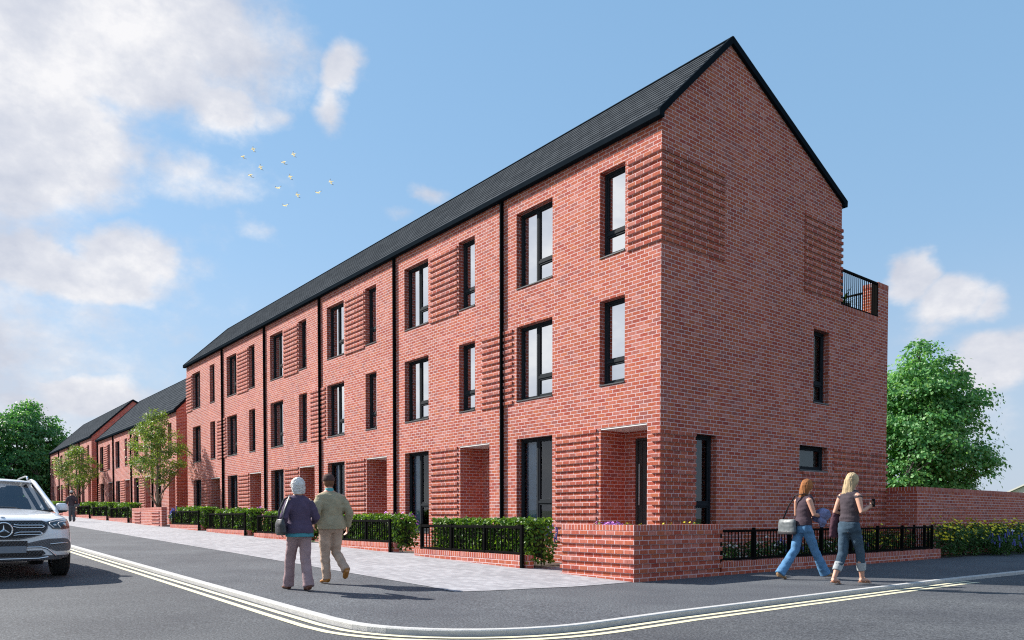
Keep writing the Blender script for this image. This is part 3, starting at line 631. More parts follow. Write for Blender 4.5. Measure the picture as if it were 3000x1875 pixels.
# corner planter
t=thing('brick_planter','large brick planter with projecting courses and flowers at the street corner','planter',(.5,-1.0,0))
m=MB(); x0,x1,y0,y1=-.355,1.305,-2.162,.075; th=.215
for q in ((x0,x1,y0,y0+th),(x1-th,x1,y0+th,y1),(x0,x0+th,y0+th,-1.2)): m.box(*q,-.25,.81)
m.build('wall',M['brick'],t)
m=MB()
for z in (.806,.656,.506,.356,.206,.056):
    m.box(x0-.03,x1+.03,y0-.03,y0+.02,z-.067,z); m.box(x1-.02,x1+.03,y0+.02,y1+.03,z-.067,z); m.box(x0-.03,x0+.02,y0+.02,-1.21,z-.067,z)
m.build('brick_course',M['brick'],t)
for q in ((x0-.014,x1+.014,y0-.014,y0+th),(x1-th,x1+.014,y0+th+.001,y1+.01),(x0-.014,x0+th,y0+th+.001,-1.2)): capbox(t,*q,.81,.90)
m=MB(); m.box(x0+th,x1-th,y0+th,y1,.0,.74); m.build('soil',M['soil'],t)
# side street wall and railing
t=thing('low_wall','long low brick wall under the railing on the side street','wall',(XF,4.6,0))
m=MB(); m.box(XF-.215,XF,.107,9.15,-.25,.135); m.box(.85,XF-.215,8.93,9.15,-.25,.135); m.build('wall',M['brick'],t); capbox(t,XF-.215,XF+.001,.107,9.151,.135,.235)
t=thing('metal_fence','long black metal railing beside the two walking women','fence',(XF,4.6,.235)); xa,xb=XF-.10,XF-.05
PY=[.12,1.18,2.38,3.57,4.78,5.98,7.185,8.38,8.80]
for i,y in enumerate(PY):
    m=MB(); m.cbox(xa-.004,xb+.004,y-.022,y+.022,.239,.835,.004); m.build('post',M['rail'],t)
for a,b in zip(PY[:-1],PY[1:]):
    m=MB(); a+=.022; b-=.022; m.cbox(xa,xb,a,b,.755,.80,.004); m.cbox(xa,xb,a,b,.25,.292,.004); n=max(3,round((b-a)/.098))
    for i in range(n): c=a+(b-a)*(i+.5)/n; m.cbox(xa+.017,xb-.017,c-.008,c+.008,.292,.755,.002)
    m.build('railing_panel',M['rail'],t)
m=MB(); m.cbox(.84,xa-.006,8.778,8.822,.755,.80,.004); m.cbox(.84,xa-.006,8.778,8.822,.25,.292,.004)
for i in range(4): m.cbox(.9+i*.085,.916+i*.085,8.79,8.81,.292,.755,.002)
m.build('railing_panel',M['rail'],t); m=MB(); m.cbox(.80,.84,8.775,8.825,.1,.835,.004); m.build('post',M['rail'],t)
# tall garden wall behind
t=thing('garden_wall','tall brick garden wall running back behind the yellow flowered shrubs','wall',(.8,9.1,0))
m=MB(); m.box(-.3,.797,9.003,9.225,-.2,1.70); m.box(.572,.797,9.225,48,-.2,1.70)
for k in range(5): z=1.335-.15*k; m.box(.79,.81,10.6,12.2,z-.067,z)
m.build('wall',M['brick'],t); capbox(t,.036,.80,8.999,9.227,1.70,1.805); capbox(t,.57,.80,9.228,48,1.70,1.805)

# ------------------------------------------------------------------ foliage
def leafmesh(name,pts,mat_,parent,size,rng,up=.6,outward=None,fold=False,jit=.35):
    """pts: list of (pos, outward dir); one small leaf per point"""
    vs=[];fs=[]
    for p,o in pts:
        nrm=Vector((rng.gauss(0,1),rng.gauss(0,1),rng.gauss(0,1))); nrm.normalize(); nrm=(nrm*.75+Vector((0,0,up))+Vector(o)*.5)
        if nrm.length<1e-3: nrm=Vector((0,0,1))
        nrm.normalize(); d=Vector((o[0],o[1],-.45))+Vector((rng.gauss(0,.6),rng.gauss(0,.6),rng.gauss(0,.3))); d=d-nrm*d.dot(nrm)
        if d.length<1e-3: d=nrm.orthogonal()
        d.normalize(); s=nrm.cross(d); L=size*(1+rng.uniform(-jit,jit)); W=L*.36; p=Vector(p); b=len(vs)
        if fold:
            dn=nrm*(L*.10)
            vs+= [p, p+d*L*.28+s*W+dn, p+d*L*.28-s*W+dn, p+d*L*.72+s*W*.75+dn*.5, p+d*L*.72-s*W*.75+dn*.5, p+d*L-dn, p+d*L*.5]
            fs+= [(b,b+1,b+3,b+6),(b,b+6,b+4,b+2),(b+6,b+3,b+5),(b+6,b+5,b+4)]
        else:
            vs+= [p, p+d*L*.45+s*W, p+d*L-nrm*L*.15, p+d*L*.45-s*W]; fs.append((b,b+1,b+2,b+3))
    me=bpy.data.meshes.new(name); off=worldloc(parent) if parent else Vector((0,0,0))
    me.vertices.add(len(vs)); me.vertices.foreach_set('co',[c for v in vs for c in (v[0]-off.x,v[1]-off.y,v[2]-off.z)])
    nl=sum(len(f) for f in fs); me.loops.add(nl); me.loops.foreach_set('vertex_index',[i for f in fs for i in f])
    me.polygons.add(len(fs)); st=[];k=0
    for f in fs: st.append(k); k+=len(f)
    me.polygons.foreach_set('loop_start',st); me.update(calc_edges=True); me.materials.append(mat_)
    o=bpy.data.objects.new(name,me); COL.objects.link(o)
    if parent is not None: o.parent=parent
    return o
def hedge(label,x0,x1,y0,y1,z0,z1,n,seed,size=.062):
    rng=random.Random(seed); t=thing('clipped_hedge',label,'hedge',((x0+x1)/2,(y0+y1)/2,z0),'clipped hedges behind the railings')
    m=MB(); q=.09; 
    m.box(x0+q,x1-q,y0+q,y1-q,z0+.22,z1-q); x=x0+.2
    while x<x1: m.tube([(x,(y0+y1)/2+rng.uniform(-.1,.1),z0-.02),(x+rng.uniform(-.05,.05),(y0+y1)/2,z0+.4)],.009,5); x+=.13
    m.build('branches',M['hedge_core'],t); pts=[]
    lx,ly,lz=x1-x0,y1-y0,z1-z0-.1
    A=[lx*ly*1.3,lx*lz*1.15,lx*lz*.5,ly*lz*1.4,ly*lz]
    for i in range(n):
        r=rng.uniform(0,sum(A)); u,v=rng.random(),rng.random(); dp=abs(rng.gauss(0,.035))
        z_=z0+.14+lz*v; k=0
        while r>A[k]: r-=A[k]; k+=1
        if k==0: p=(x0+u*lx,y0+v*ly,z1-dp); o=(0,0,1)
        elif k==1: p=(x0+u*lx,y0+dp,z_); o=(0,-1,0)
        elif k==2: p=(x0+u*lx,y1-dp,z_); o=(0,1,0)
        elif k==3: p=(x1-dp,y0+u*ly,z_); o=(1,0,0)
        else: p=(x0+dp,y0+u*ly,z_); o=(-1,0,0)
        w=noise.noise(Vector(p)*3.2+Vector((seed,0,0)))*.075+.012; p=Vector(p)+Vector(o)*w; p.z+=noise.noise(Vector(p)*7)*.02
        pts.append((p,o))
    leafmesh('leaves',pts,M['leaf_hedge'],t,size,rng,up=.15,fold=True); return t
h0=None
for i,(a,b,wt,ft,ds) in enumerate(FW):
    lab='clipped green hedge '+['beside the corner planter, nearest the camera','behind the second railing from the corner planter','behind the walking couple','left of the walking couple, pink flowers behind it','right of the nearer screen wall','left of the nearer screen wall','between two other hedges left of the screen wall','right of the man in the cap','just beyond the wing mirror of the white car','farthest along, over the wing mirror of the white car'][i]
    x0,x1=a+.55,b+.12
    if i<3: h=hedge(lab,x0,x1,-2.04,-1.52,ft-.82,ft+.105,4300 if i==0 else 3200,i+3,.066 if i==0 else .07)
    elif i==3: h=hedge(lab,x0,x1,-2.04,-1.50,ft-.82,ft+.12,2600,9,.08); h0=(h,(x0+x1)/2)
    else: h=dup(h0[0],loc=((x0+x1)/2,-1.77,ft-.82+(.08 if i>4 else 0)),label=lab)
def plant(name,label,cat,loc,rx,ry,h,lm,fl,nl=500,nf=30,ls=.05,fs=.03,group=None,seed=1,spike=False,top=.5):
    rng=random.Random(seed); t=thing(name,label,cat,loc,group); pts=[]
    for i in range(nl):
        a=rng.uniform(0,6.283); e=rng.uniform(0,1)**.6; r=rng.uniform(.25,1)**.5; z=e*h*(1-.35*r*r)
        k=.75+.35*e if not spike else .45+.6*e
        p=(loc[0]+math.cos(a)*rx*r*k,loc[1]+math.sin(a)*ry*r*k,loc[2]+z+rng.gauss(0,.02)); pts.append((p,(math.cos(a)*.6,math.sin(a)*.6,.3)))
    leafmesh('leaves',pts,lm,t,ls,rng,up=.4,jit=.4)
    m=MB()
    for i in range(7): a=rng.uniform(0,6.28); m.tube([(loc[0],loc[1],loc[2]-.03),(loc[0]+math.cos(a)*rx*.6,loc[1]+math.sin(a)*ry*.6,loc[2]+h*.8)],.006,4)
    m.build('stems',M['hedge_core'],t)
    f=MB()
    for i in range(nf):
        a=rng.uniform(0,6.283); r=rng.uniform(.1,1)**.5; z=h*(1.04-.35*r*r)*rng.uniform(top,1.06); q=Vector((loc[0]+math.cos(a)*rx*r*1.06,loc[1]+math.sin(a)*ry*r*1.06,loc[2]+z))
        if spike:
            for j in range(4): f.ell((q.x,q.y,q.z+j*fs*.9),(fs*.5,fs*.5,fs*.6),6,4)
        else:                                        # five open petals round a small eye
            up_=Vector((math.cos(a)*.7,math.sin(a)*.7,.8)).normalized(); s1=up_.orthogonal().normalized(); s2=up_.cross(s1)
            for j in range(5):
                b=j*1.2566+rng.random()*.2; d=s1*math.cos(b)+s2*math.sin(b); e=s1*math.cos(b+.55)+s2*math.sin(b+.55); e2=s1*math.cos(b-.55)+s2*math.sin(b-.55)
                f.add([q,q+e*fs*.65+up_*fs*.25,q+d*fs+up_*fs*.35,q+e2*fs*.65+up_*fs*.25],[(0,1,2,3)])
            f.ell(tuple(q+up_*fs*.12),(fs*.22,)*3,6,4)
    f.build('blossom',fl,t); return t
LH,LD=M['leaf_hedge'],M['leaf_dark']
for i,(x,y) in enumerate([(.02,-1.55),(.35,-1.62)]): plant('phlox_plant','pink flowers low in the corner planter, '+['left clump below the porch','right clump nearer the door'][i],'flower',(x,y,.72),.2,.14,.22,LH,M['fl_pink'],160,26,.045,.032,'pink phlox in the corner planter',20+i,top=.9)
for i,(x,y) in enumerate([(.72,-1.75),(.98,-1.5),(1.0,-1.0),(1.05,-.6),(.95,-.25)]): plant('daffodil_plant','yellow flowers in the corner planter, '+['front clump by the coping corner','clump on the street corner side','middle clump along the side coping','second clump from the railing','clump nearest the side railing'][i],'flower',(x,y,.72),.12,.12,.21,LH,M['fl_yellow'],60,2,.05,.024,'yellow flowers in the corner planter',30+i,top=.98)
for i,(x,z,k) in enumerate([(-7.3,.28,0),(-8.1,.28,1),(-12.4,.4,2),(-13.6,.4,3),(-17.2,.5,4),(-18.0,.5,5)]): plant('phlox_plant','pink flowers above the hedge, '+['first left of the second path','just left of the elderly man','between the couple and the pipe','left shoulder of the elderly woman','right of the fourth hedge','middle of the fourth hedge'][k],'flower',(x,-1.15,z),.34,.3,.85,LH,M['fl_pink'],240,34,.07,.05,'pink phlox behind the hedges',40+i,top=.93)
plant('lavender_plant','blue flowers under the first wide ground floor window','flower',(-2.45,-.75,.05),.3,.3,.85,LD,M['fl_blue'],420,40,.06,.03,None,51,True,.7)
plant('lavender_plant','blue flowered bush at the right end of the screen wall','flower',(-25.9,-1.7,.6),.5,.3,.75,LD,M['fl_blue'],420,34,.08,.05,None,52,True,.6)
plant('lavender_plant','small blue flowered bush between the far screen wall and railing','flower',(-47.9,-1.8,1.0),.4,.3,.8,LD,M['fl_blue'],300,20,.08,.06,None,53,True,.6)
RO=[(.75,.55),(.8,1.45),(.75,2.35),(.8,3.2),(.75,4.1),(.8,5.0)]
for i,(x,y) in enumerate(RO): plant('rose_bush','white rose bush behind the side railing, '+['against the corner planter','second from the corner planter','third from the corner planter','left of the red haired woman','behind the red haired woman','between the two women'][i],'rose bush',(x,y,.02),.42,.5,.56+.04*(i%3),LD,M['fl_white'],800,22,.05,.042,'white rose bushes behind the side railing',60+i,top=.35)
for i,(x,y) in enumerate([(.95,2.9),(.95,5.6)]): plant('lavender_plant','lavender spikes behind the side railing, '+['left of the red haired woman','between the two women'][i],'flower',(x,y,.02),.25,.3,.6,LD,M['fl_blue'],260,30,.05,.028,None,70+i,True,.6)
for i,(x,y) in enumerate([(.78,6.0),(.8,6.9),(.75,7.9)]): plant('yellow_shrub','yellow flowered shrub behind the side railing, '+['beside the blonde woman','right of the blonde woman','nearest the end post'][i],'shrub',(x,y,.02),.42,.55,.80,LD,M['fl_yellow'],900,40,.05,.036,'yellow flowered shrubs',80+i,top=.6)
YS=[(1.06,9.95),(1.12,11.1),(1.2,12.4),(1.3,13.8),(1.45,15.4),(1.6,17.2)]
for i,(x,y) in enumerate(YS): plant('yellow_shrub','bushy yellow flowered shrub under the garden wall, '+['touching the end of the low wall','second from the low wall','behind the lavender','third from the frame edge','second from the frame edge','cut by the frame edge'][i],'shrub',(x,y,.0),.52,.72,.98,LD,M['fl_yellow'],2300,150,.055,.042,'yellow flowered shrubs',90+i,top=.55)
plant('lavender_plant','round lavender bush in front of the yellow shrubs','flower',(1.72,11.9,.0),.42,.5,.62,LD,M['fl_blue'],900,42,.055,.032,None,101,True,.5)
plant('lavender_plant','smaller lavender bush by the frame edge, before the yellow shrubs','flower',(1.95,13.3,.0),.4,.45,.5,LD,M['fl_blue'],700,22,.055,.032,None,102,True,.5)
plant('rose_bush','pale rose bush behind the round lavender bush','rose bush',(1.55,12.9,.0),.4,.5,.85,LD,M['fl_white'],700,12,.055,.055,None,103,top=.7)
# palm on the roof terrace
t=thing('potted_palm','potted palm behind the roof terrace railing','plant',(-.40,7.45,6.12)); m=MB(); m.rings([(-.40,7.45,6.12,.13,.13),(-.40,7.45,6.2,.15,.15),(-.40,7.45,6.38,.18,.18)],14); m.build('pot',M['sill'],t)
m=MB(); rng=random.Random(4)
for i in range(34):
    a=rng.uniform(0,6.28); L=rng.uniform(.4,.75); e=rng.uniform(.3,1.3); pr=None; d=Vector((math.cos(a),math.sin(a),0))
    for j in range(6):
        s=j/5; p=Vector((-.40,7.45,6.36))+d*L*s*math.cos(e)*1.1+Vector((0,0,L*(math.sin(e)*s-.35*s*s))); w=Vector((-d.y,d.x,0))*.022*(1-s*.9)
        if pr: m.quad(pr[0]-pr[1],pr[0]+pr[1],p+w,p-w)
        pr=(p,w)
m.build('fronds',M['leaf_palm'],t)
# ------------------------------------------------------------------ trees
def tree(name,label,base,H,cz,rad,nclump,nleaf,lsize,csize,lm,bark,seed,tr,group=None,forks=9,flat=.4,lean=(0,0),shape=None,gap=-.30):
    rng=random.Random(seed); t=thing(name,label,'tree',base,group); B=Vector(base); C=B+Vector((lean[0],lean[1],cz))
    cl=[]
    while len(cl)<nclump:
        v=Vector((rng.uniform(-1,1),rng.uniform(-1,1),rng.uniform(-1,1)))
        if v.length>1 or v.length<.25: continue
        if rng.random()>.25+.75*v.length**2: continue
        f=1+.33*noise.noise(v.normalized()*1.8+Vector((seed*3.1,0,0)))+.16*noise.noise(v.normalized()*4.5+Vector((0,seed,0)))
        k=shape(v.z) if shape else 1
        p=C+Vector((v.x*rad[0]*f*k,v.y*rad[1]*f*k,v.z*rad[2]*f))
        if noise.noise(p*(.9 if rad[0]>2 else 1.6)+Vector((seed,5,0)))<gap: continue
        cl.append(p)
    m=MB(); top=B+Vector((lean[0]*.8,lean[1]*.8,H*.86)); T=[]
    for i in range(11):
        s=i/10; T.append(B+(top-B)*s+Vector((noise.noise(Vector((s*3,seed,0))),noise.noise(Vector((s*3,0,seed))),0))*tr*2.2*s)
    m.tube([T[0]-Vector((0,0,.3))]+T,[tr*1.25]+[tr*(1.08-.98*i/10)+.008 for i in range(11)],9)
    limbs=[(T[i],tr*(1.08-.98*i/10)) for i in range(2,11)]
    far=sorted(cl,key=lambda p:-(p-C).length); ends=[]
    for p in far:
        if all((p-q).length>rad[0]*.55 for q in ends): ends.append(p)
        if len(ends)>=forks: break
    for p in ends:
        hz=max(.18,min(.8,((p.z-B.z)/H)*.55-.02)); i=max(2,int(hz*10)); a=T[i]; r0=tr*(.62-.045*i)
        mid=a+(p-a)*.5+Vector((0,0,-.10*(p-a).length))+Vector((rng.gauss(0,.1),rng.gauss(0,.1),0)); pts=[]
        for s in range(9):
            s/=8; q=a*(1-s)**2+mid*2*s*(1-s)+p*s*s; pts.append(q)
        rr=[max(.012,r0*(1-.85*s/8)) for s in range(9)]; m.tube(pts,rr,7); limbs+=list(zip(pts[1:],rr[1:]))
    lp=[l[0] for l in limbs]
    for p in cl:
        q=min(lp,key=lambda a:(a-p).length_squared+ (4 if a.z>p.z+.2 else 0)); r=tr*.09+.003
        m.tube([q,q+(p-q)*.5+Vector((rng.gauss(0,.05),rng.gauss(0,.05),-.04)),p],[r*1.6,r,r*.4],4,cap=False)
    m.build('trunk',bark,t,smooth=True); pts=[]
    for p in cl:
        o=(p-C); o=o.normalized() if o.length>0 else Vector((0,0,1)); cs=csize*rng.uniform(.65,1.3)
        for i in range(int(nleaf*rng.uniform(.7,1.3))):
            d=Vector((rng.gauss(0,.5),rng.gauss(0,.5),rng.gauss(0,.5)*flat)); q=p+d*cs; q.z-=(d.x*d.x+d.y*d.y)*cs*.28
            pts.append((q,(o.x+d.x,o.y+d.y,.1)))
    leafmesh('crown',pts,lm,t,lsize,rng,up=.55); return t
tree('broadleaf_tree','large bright green tree behind the garden wall',(-5.85,25,0),8.6,4.85,(2.5,2.8,3.75),430,120,.145,.66,M['leaf_tree'],M['bark'],3,.24,forks=16,shape=lambda z:1.0-.14*max(0,z)**1.3,gap=-.36,flat=.32)
tree('broadleaf_tree','big dark green tree beyond the farthest terrace',(-83,-1.7,1.6),11.0,5.8,(4.8,3.9,5.0),430,85,.24,.85,M['leaf_far'],M['bark'],5,.3,'trees beyond the farthest terrace',forks=14)
tree('broadleaf_tree','lower dark tree directly behind the white car',(-80,-7.2,1.6),8.6,4.2,(4.6,4.2,4.2),330,70,.27,.9,M['leaf_far'],M['bark'],8,.25,'trees beyond the farthest terrace',forks=10)
tree('broadleaf_tree','shaded tree filling the gap under the big far tree',(-86,3.2,1.6),7.2,3.6,(4.2,4.2,3.6),260,70,.27,.9,M['leaf_far'],M['bark'],12,.25,'trees beyond the farthest terrace',forks=8)
st=lambda z:.55+.45*math.sqrt(max(0,1-((z+.25)/1.25)**2)) if z>-.25 else 1-.5*(-z-.25)
tree('young_tree','slender young tree behind the nearer brick screen wall',(-29.8,-1.5,.6),5.4,3.72,(1.30,1.30,1.78),200,60,.070,.25,M['leaf_street'],M['bark_pale'],21,.065,'young street trees',forks=10,flat=.6,shape=lambda z:.62 if z>.6 else 1-.3*max(0,z))
tree('young_tree','smaller looking young tree beside the man in the cap',(-51.2,-1.5,1.0),5.2,3.6,(1.30,1.30,1.7),190,56,.075,.25,M['leaf_street'],M['bark_pale'],22,.065,'young street trees',forks=10,flat=.6,shape=lambda z:.62 if z>.6 else 1-.3*max(0,z))
# pale house far behind the garden wall
t=thing('pale_house','small cream rendered house showing over the garden wall','house',(-11.6,60,0)); m=MB(); cr=simple('cream_render',(.62,.62,.55),.8); xa,xc,xb=-16.2,-11.9,-7.6; e,a=1.9,3.95
m.add([(xa,60,-.3),(xb,60,-.3),(xb,60,e),(xc,60,a),(xa,60,e),(xa,69,-.3),(xb,69,-.3),(xb,69,e),(xc,69,a),(xa,69,e)],[(0,1,2,3,4),(9,8,7,6,5),(1,6,7,2),(5,0,4,9)]); m.build('wall',cr,t)
m=MB()
for s,x in ((-1,xa),(1,xb)): m.add([(x+s*.3,59.8,e-.12),(xc,59.8,a+.03),(xc,69.2,a+.03),(x+s*.3,69.2,e-.12),(x+s*.3,59.8,e-.0),(xc,59.8,a+.15),(xc,69.2,a+.15),(x+s*.3,69.2,e-.0)],[(0,1,2,3),(7,6,5,4),(0,4,5,1),(2,6,7,3),(3,7,4,0)])
m.build('roof',simple('pale_roof',(.58,.58,.52),.8),t); m=MB(); m.box(-11.0,-9.7,59.9,59.99,.6,2.0); w_=m.build('window',M['frame'],t); m=MB(); m.quad((-10.9,59.88,.7),(-9.8,59.88,.7),(-9.8,59.88,1.9),(-10.9,59.88,1.9)); m.build('pane',M['glass'],w_)
# ------------------------------------------------------------------ gulls
def gull(kind):
    b=MB(); b.tube([(.26,0,.0),(.2,0,.02),(.08,0,.0),(-.1,0,0),(-.24,0,.01),(-.34,0,.015)],[.012,.035,.058,.052,.025,.008],10)
    for s in (-1,1):
        u={0:.55,1:.35,2:-.25}[kind]*(1 if s>0 else .7)
        y1,z1=.26*s,.02+.26*u; y2,z2=y1+.30*s,z1+.30*(u-.45)
        P=[(.06,.03*s,.02,.17),(.10,y1,z1,.15),(-.02,(y1+y2)/2,(z1+z2)/2,.11),(-.15,y2,z2,.02)]
        vs=[]
        for (x,y,z,c) in P: vs+=[(x,y,z+.008),(x-c,y,z-.002),(x-c*.3,y,z-.008)]
        fs=[]
        for i in range(3):
            a=i*3; fs+=[(a,a+3,a+4,a+1),(a+1,a+4,a+5,a+2),(a+2,a+5,a+3,a)]
        k=b.mi; b.add(vs,fs); 
        for q in range(1,4): b.m[-q]=1                    # dark wing tips
        b.m[-9:-3]=[0]*6
    return b
GP=[(-76.61,19.34,41.42,0),(-75.90,20.26,42.24,1),(-75.34,20.86,40.22,1),(-76.06,19.94,39.34,0),(-73.75,22.87,40.79,0),(-73.06,23.77,41.67,1),(-73.24,23.43,39.14,1),(-70.39,26.96,38.58,1),(-74.11,22.30,37.88,2),(-71.29,25.78,37.35,2),(-72.69,24.03,37.13,1),(-73.55,22.90,35.90,2)]
GL=['upper left of the flock, wings raised','topmost of the flock','between the upper left pair and the middle','lowest of the left four','upper middle, wings wide','top right of the flock','centre of the flock','farthest right of the flock','lower left of centre','lower right, wings lowered','second lowest, near the centre','lowest of the flock']
gw=leafmat('gull_white',(.75,.72,.95),(.75,.72,.95),(.75,.72,.95),trans=.6); gd=simple('gull_wing_tip',(.16,.14,.17),.8); gm={}
for i,(x,y,z,k) in enumerate(GP):
    if k not in gm: o=gull(k).build('gull',mats=[gw,gd],world=False); gm[k]=o
    else: o=bpy.data.objects.new('gull',gm[k].data); COL.objects.link(o)
    wv={0:Vector((-.72,.60,.35)),1:Vector((-.42,.82,.35)),2:Vector((-.80,.18,.55))}[k]; Rv,Uv,Fv=Vector((.626,.779,0)),Vector((0,0,1)),Vector((-.779,.626,0))
    wy=(Rv*wv.x+Uv*wv.y+Fv*wv.z).normalized(); fx=Rv*-1+Uv*(.05-.03*(i%3))-Fv*.25; fx=(fx-wy*fx.dot(wy)).normalized(); up_=fx.cross(wy)
    o.location=(x,y,z); o.rotation_euler=Matrix((fx,wy,up_)).transposed().to_euler()
    tag(o,'white gull in flight, '+GL[i],'bird','flock of gulls in the sky')
# ------------------------------------------------------------------ people
def remesh(mb,name,mat_,parent,vox,smooth=2,cloth=0,seed=0,fold=9,strand=0):
    o=mb.build(name,mat_,parent,world=False)
    m=o.modifiers.new('r','REMESH'); m.mode='VOXEL'; m.voxel_size=vox; m.use_smooth_shade=True
    if smooth: m=o.modifiers.new('s','SMOOTH'); m.factor=.5; m.iterations=smooth
    bake(o); me=o.data
    if not me.materials: me.materials.append(mat_)
    if cloth:
        for v in me.vertices:
            p=v.co; n=noise.noise(Vector((p.x*fold*.8,p.y*fold*.8,p.z*fold*1.6+seed)))+.6*noise.noise(Vector((p.x*fold*1.7,p.y*fold*1.7,p.z*fold*3+seed+7)))
            v.co=p+v.normal*n*cloth
    if strand:
        for v in me.vertices: p=v.co; v.co=p+v.normal*(noise.noise(Vector((p.x*60,p.y*60,p.z*9)))*strand+noise.noise(Vector((p.x*22,p.y*22,p.z*5+3)))*strand*1.3)
    me.polygons.foreach_set('use_smooth',[True]*len(me.polygons)); return o
def cloth(name,c,amt=.18): return simple(name,c,.9,spec=.2,noise_amt=amt,nscale=9,bump=.35,bscale=70)
skin=simple('skin',(.56,.30,.21),.55,noise_amt=.08,nscale=12)
def V(*a): return Vector(a)
def hand(mb,w,d,palm,left,curl=.8):
    """w wrist, d direction of the hand, palm: palm normal; five separate bent fingers"""
    d=V(*d).normalized(); p=V(*palm); p=(p-d*p.dot(d)).normalized(); s=d.cross(p)*(1 if left else -1); w=V(*w)
    mb.tube([w-d*.02,w+d*.02,w+d*.055,w+d*.092],[(.022,.020),(.032,.018),(.038,.016),(.034,.013)],10,up=tuple(p))
    for i,(o,L) in enumerate(((-.028,.062),(-.0095,.072),(.0095,.068),(.028,.054))):
        a=w+d*.085+s*o; q=[a]; dd=d.copy()
        for k in range(3): dd=(dd*math.cos(curl*.55)+p*math.sin(curl*.55)); q.append(q[-1]+dd*L*(.42,.33,.25)[k])
        mb.tube(q,[.0095,.0090,.0082,.0068],7)
    a=w+d*.03-s*.030; mb.tube([a,a-s*.028+d*.022+p*.012,a-s*.030+d*.050+p*.026],[.012,.0105,.008],7)
def person(label,loc,rz,H,pose,cat='person',group=None):
    """local frame: +y forward, x to the person's right, metres for a 1.70 m person"""
    s=H/1.70; P=pose; t=thing('person',label,cat,loc,group,rz); t.scale=(s,s,s)
    P['arms']=[((a[0]-(.018 if a[0]>0 else -.018),a[1],a[2]-.024),b_,c_,d_,e_) for a,b_,c_,d_,e_ in P['arms']]
    sw=P.get('sw',.175); ln=P.get('lean',.0); bk=P.get('bulk',1.0); m=MB()
    def ty(z): return ln*(z-.93)/.5
    m.rings([(0,0,.80,.10,.08),(0,0,.88,.155*bk,.105*bk),(0,.0,.95,.16*bk,.11*bk),(0,ty(1.08),1.08,.135*bk,.095*bk),(0,ty(1.22),1.22,.15*bk,.11*bk),(0,ty(1.34),1.34,sw*.95,.11*bk),(0,ty(1.42),1.42,sw*.86,.085),(0,ty(1.46),1.46,.085,.065),(0,ty(1.47)+.005,1.50,.056,.056),(0,ty(1.47)+.015,1.54,.054,.056)],20)
    hc=V(P.get('hx',0),ty(1.47)+.03,1.605)
    m.ell(tuple(hc+V(0,-.004,.012)),(.074,.094,.108),16,12); m.ell(tuple(hc+V(0,.032,-.048)),(.054,.058,.066),12,8)
    m.tube([hc+V(0,.09,.022),hc+V(0,.108,-.012),hc+V(0,.088,-.026)],[.008,.013,.012],7); m.tube([hc+V(-.04,.083,.032),hc+V(0,.092,.034),hc+V(.04,.083,.032)],.009,6)
    m.tube([hc+V(-.022,.082,-.055),hc+V(0,.090,-.054),hc+V(.022,.082,-.055)],.008,6)
    for q in (-1,1): m.ell(tuple(hc+V(.076*q,-.004,-.004)),(.009,.020,.031),8,6)
    for (hip,kn,an,toe) in P['legs']:
        hip,kn,an,toe=map(lambda a:V(*a),(hip,kn,an,toe))
        m.tube([hip+V(0,0,.04),hip,hip*.5+kn*.5,kn,kn*.6+an*.4+V(0,-.012,0),kn*.2+an*.8,an],[.085,.088,.072,.054,.056,.040,.034],12)
        h=an+(an-toe)*.28+V(0,0,-.035); m.tube([h,an+V(0,0,-.03),an*.45+toe*.55+V(0,0,.0),toe],[(.030,.030),(.036,.038),(.042,.026),(.030,.016)],10)
    for i,(sh,el,wr,hd,pl) in enumerate(P['arms']):
        sh,el,wr=map(lambda a:V(*a),(sh,el,wr)); m.tube([sh+V(-.03 if sh.x>0 else .03,0,.01),sh,sh*.5+el*.5,el,el*.5+wr*.5,wr],[.052,.052,.045,.038,.036,.025],10)
        hand(m,wr,hd,pl,sh.x<0,P.get('curl',.8))
    remesh(m,'body',skin,t,.0085,2)
    e=MB()
    for q in (-1,1): e.ell(tuple(hc+V(.031*q,.083,.012)),(.012,.008,.008),8,6)
    e.build('eyes',simple('eye_white',(.7,.7,.68),.3),t,world=False,smooth=True)
    # top
    c=MB(); tk=P.get('topk',.022); zb=P['hem']; fl=P.get('flare',.02)
    c.rings([(0,ty(zb),zb,(.158*bk)+tk+fl,(.108*bk)+tk+fl),(0,ty(zb)*.5,zb+.08,.158*bk+tk+fl*.6,.108*bk+tk+fl*.6),(0,ty(1.08),1.08,.142*bk+tk,.10*bk+tk),(0,ty(1.22),1.22,.156*bk+tk,.115*bk+tk),(0,ty(1.34),1.34,sw+tk*.7,.115*bk+tk*.6),(0,ty(1.42),1.425,sw*.88+tk*.4,.092+tk*.4),(0,ty(1.46),P.get('collar',1.47),.085,.07)],22)
    for (sh,el,wr,hd,pl) in P['arms']:
        sh,el,wr=map(lambda a:V(*a),(sh,el,wr)); inn=V(-.04 if sh.x>0 else .04,0,.01); sl=P.get('sleeve',1); k=P.get('slk',.018)
        if sl==1: c.tube([sh+inn*1.4+V(0,0,-.015),sh+V(0,0,-.022),sh*.5+el*.5,el,el*.4+wr*.6,wr*.95+el*.05],[.046+k*.6,.050+k*.8,.047+k,.043+k,.037+k,.031+k],12)
        elif sl>0: c.tube([sh+inn*1.4+V(0,0,-.015),sh+V(0,0,-.018),sh*(1-sl)+el*sl],[.050,.052+k*.3,.054+k*.4],12)
        else: c.tube([sh+inn*1.2,sh+inn*.35],[.056,.052],12)
    remesh(c,P['topname'],P['top'],t,.011,2,cloth=P.get('cl',.008),seed=len(label))
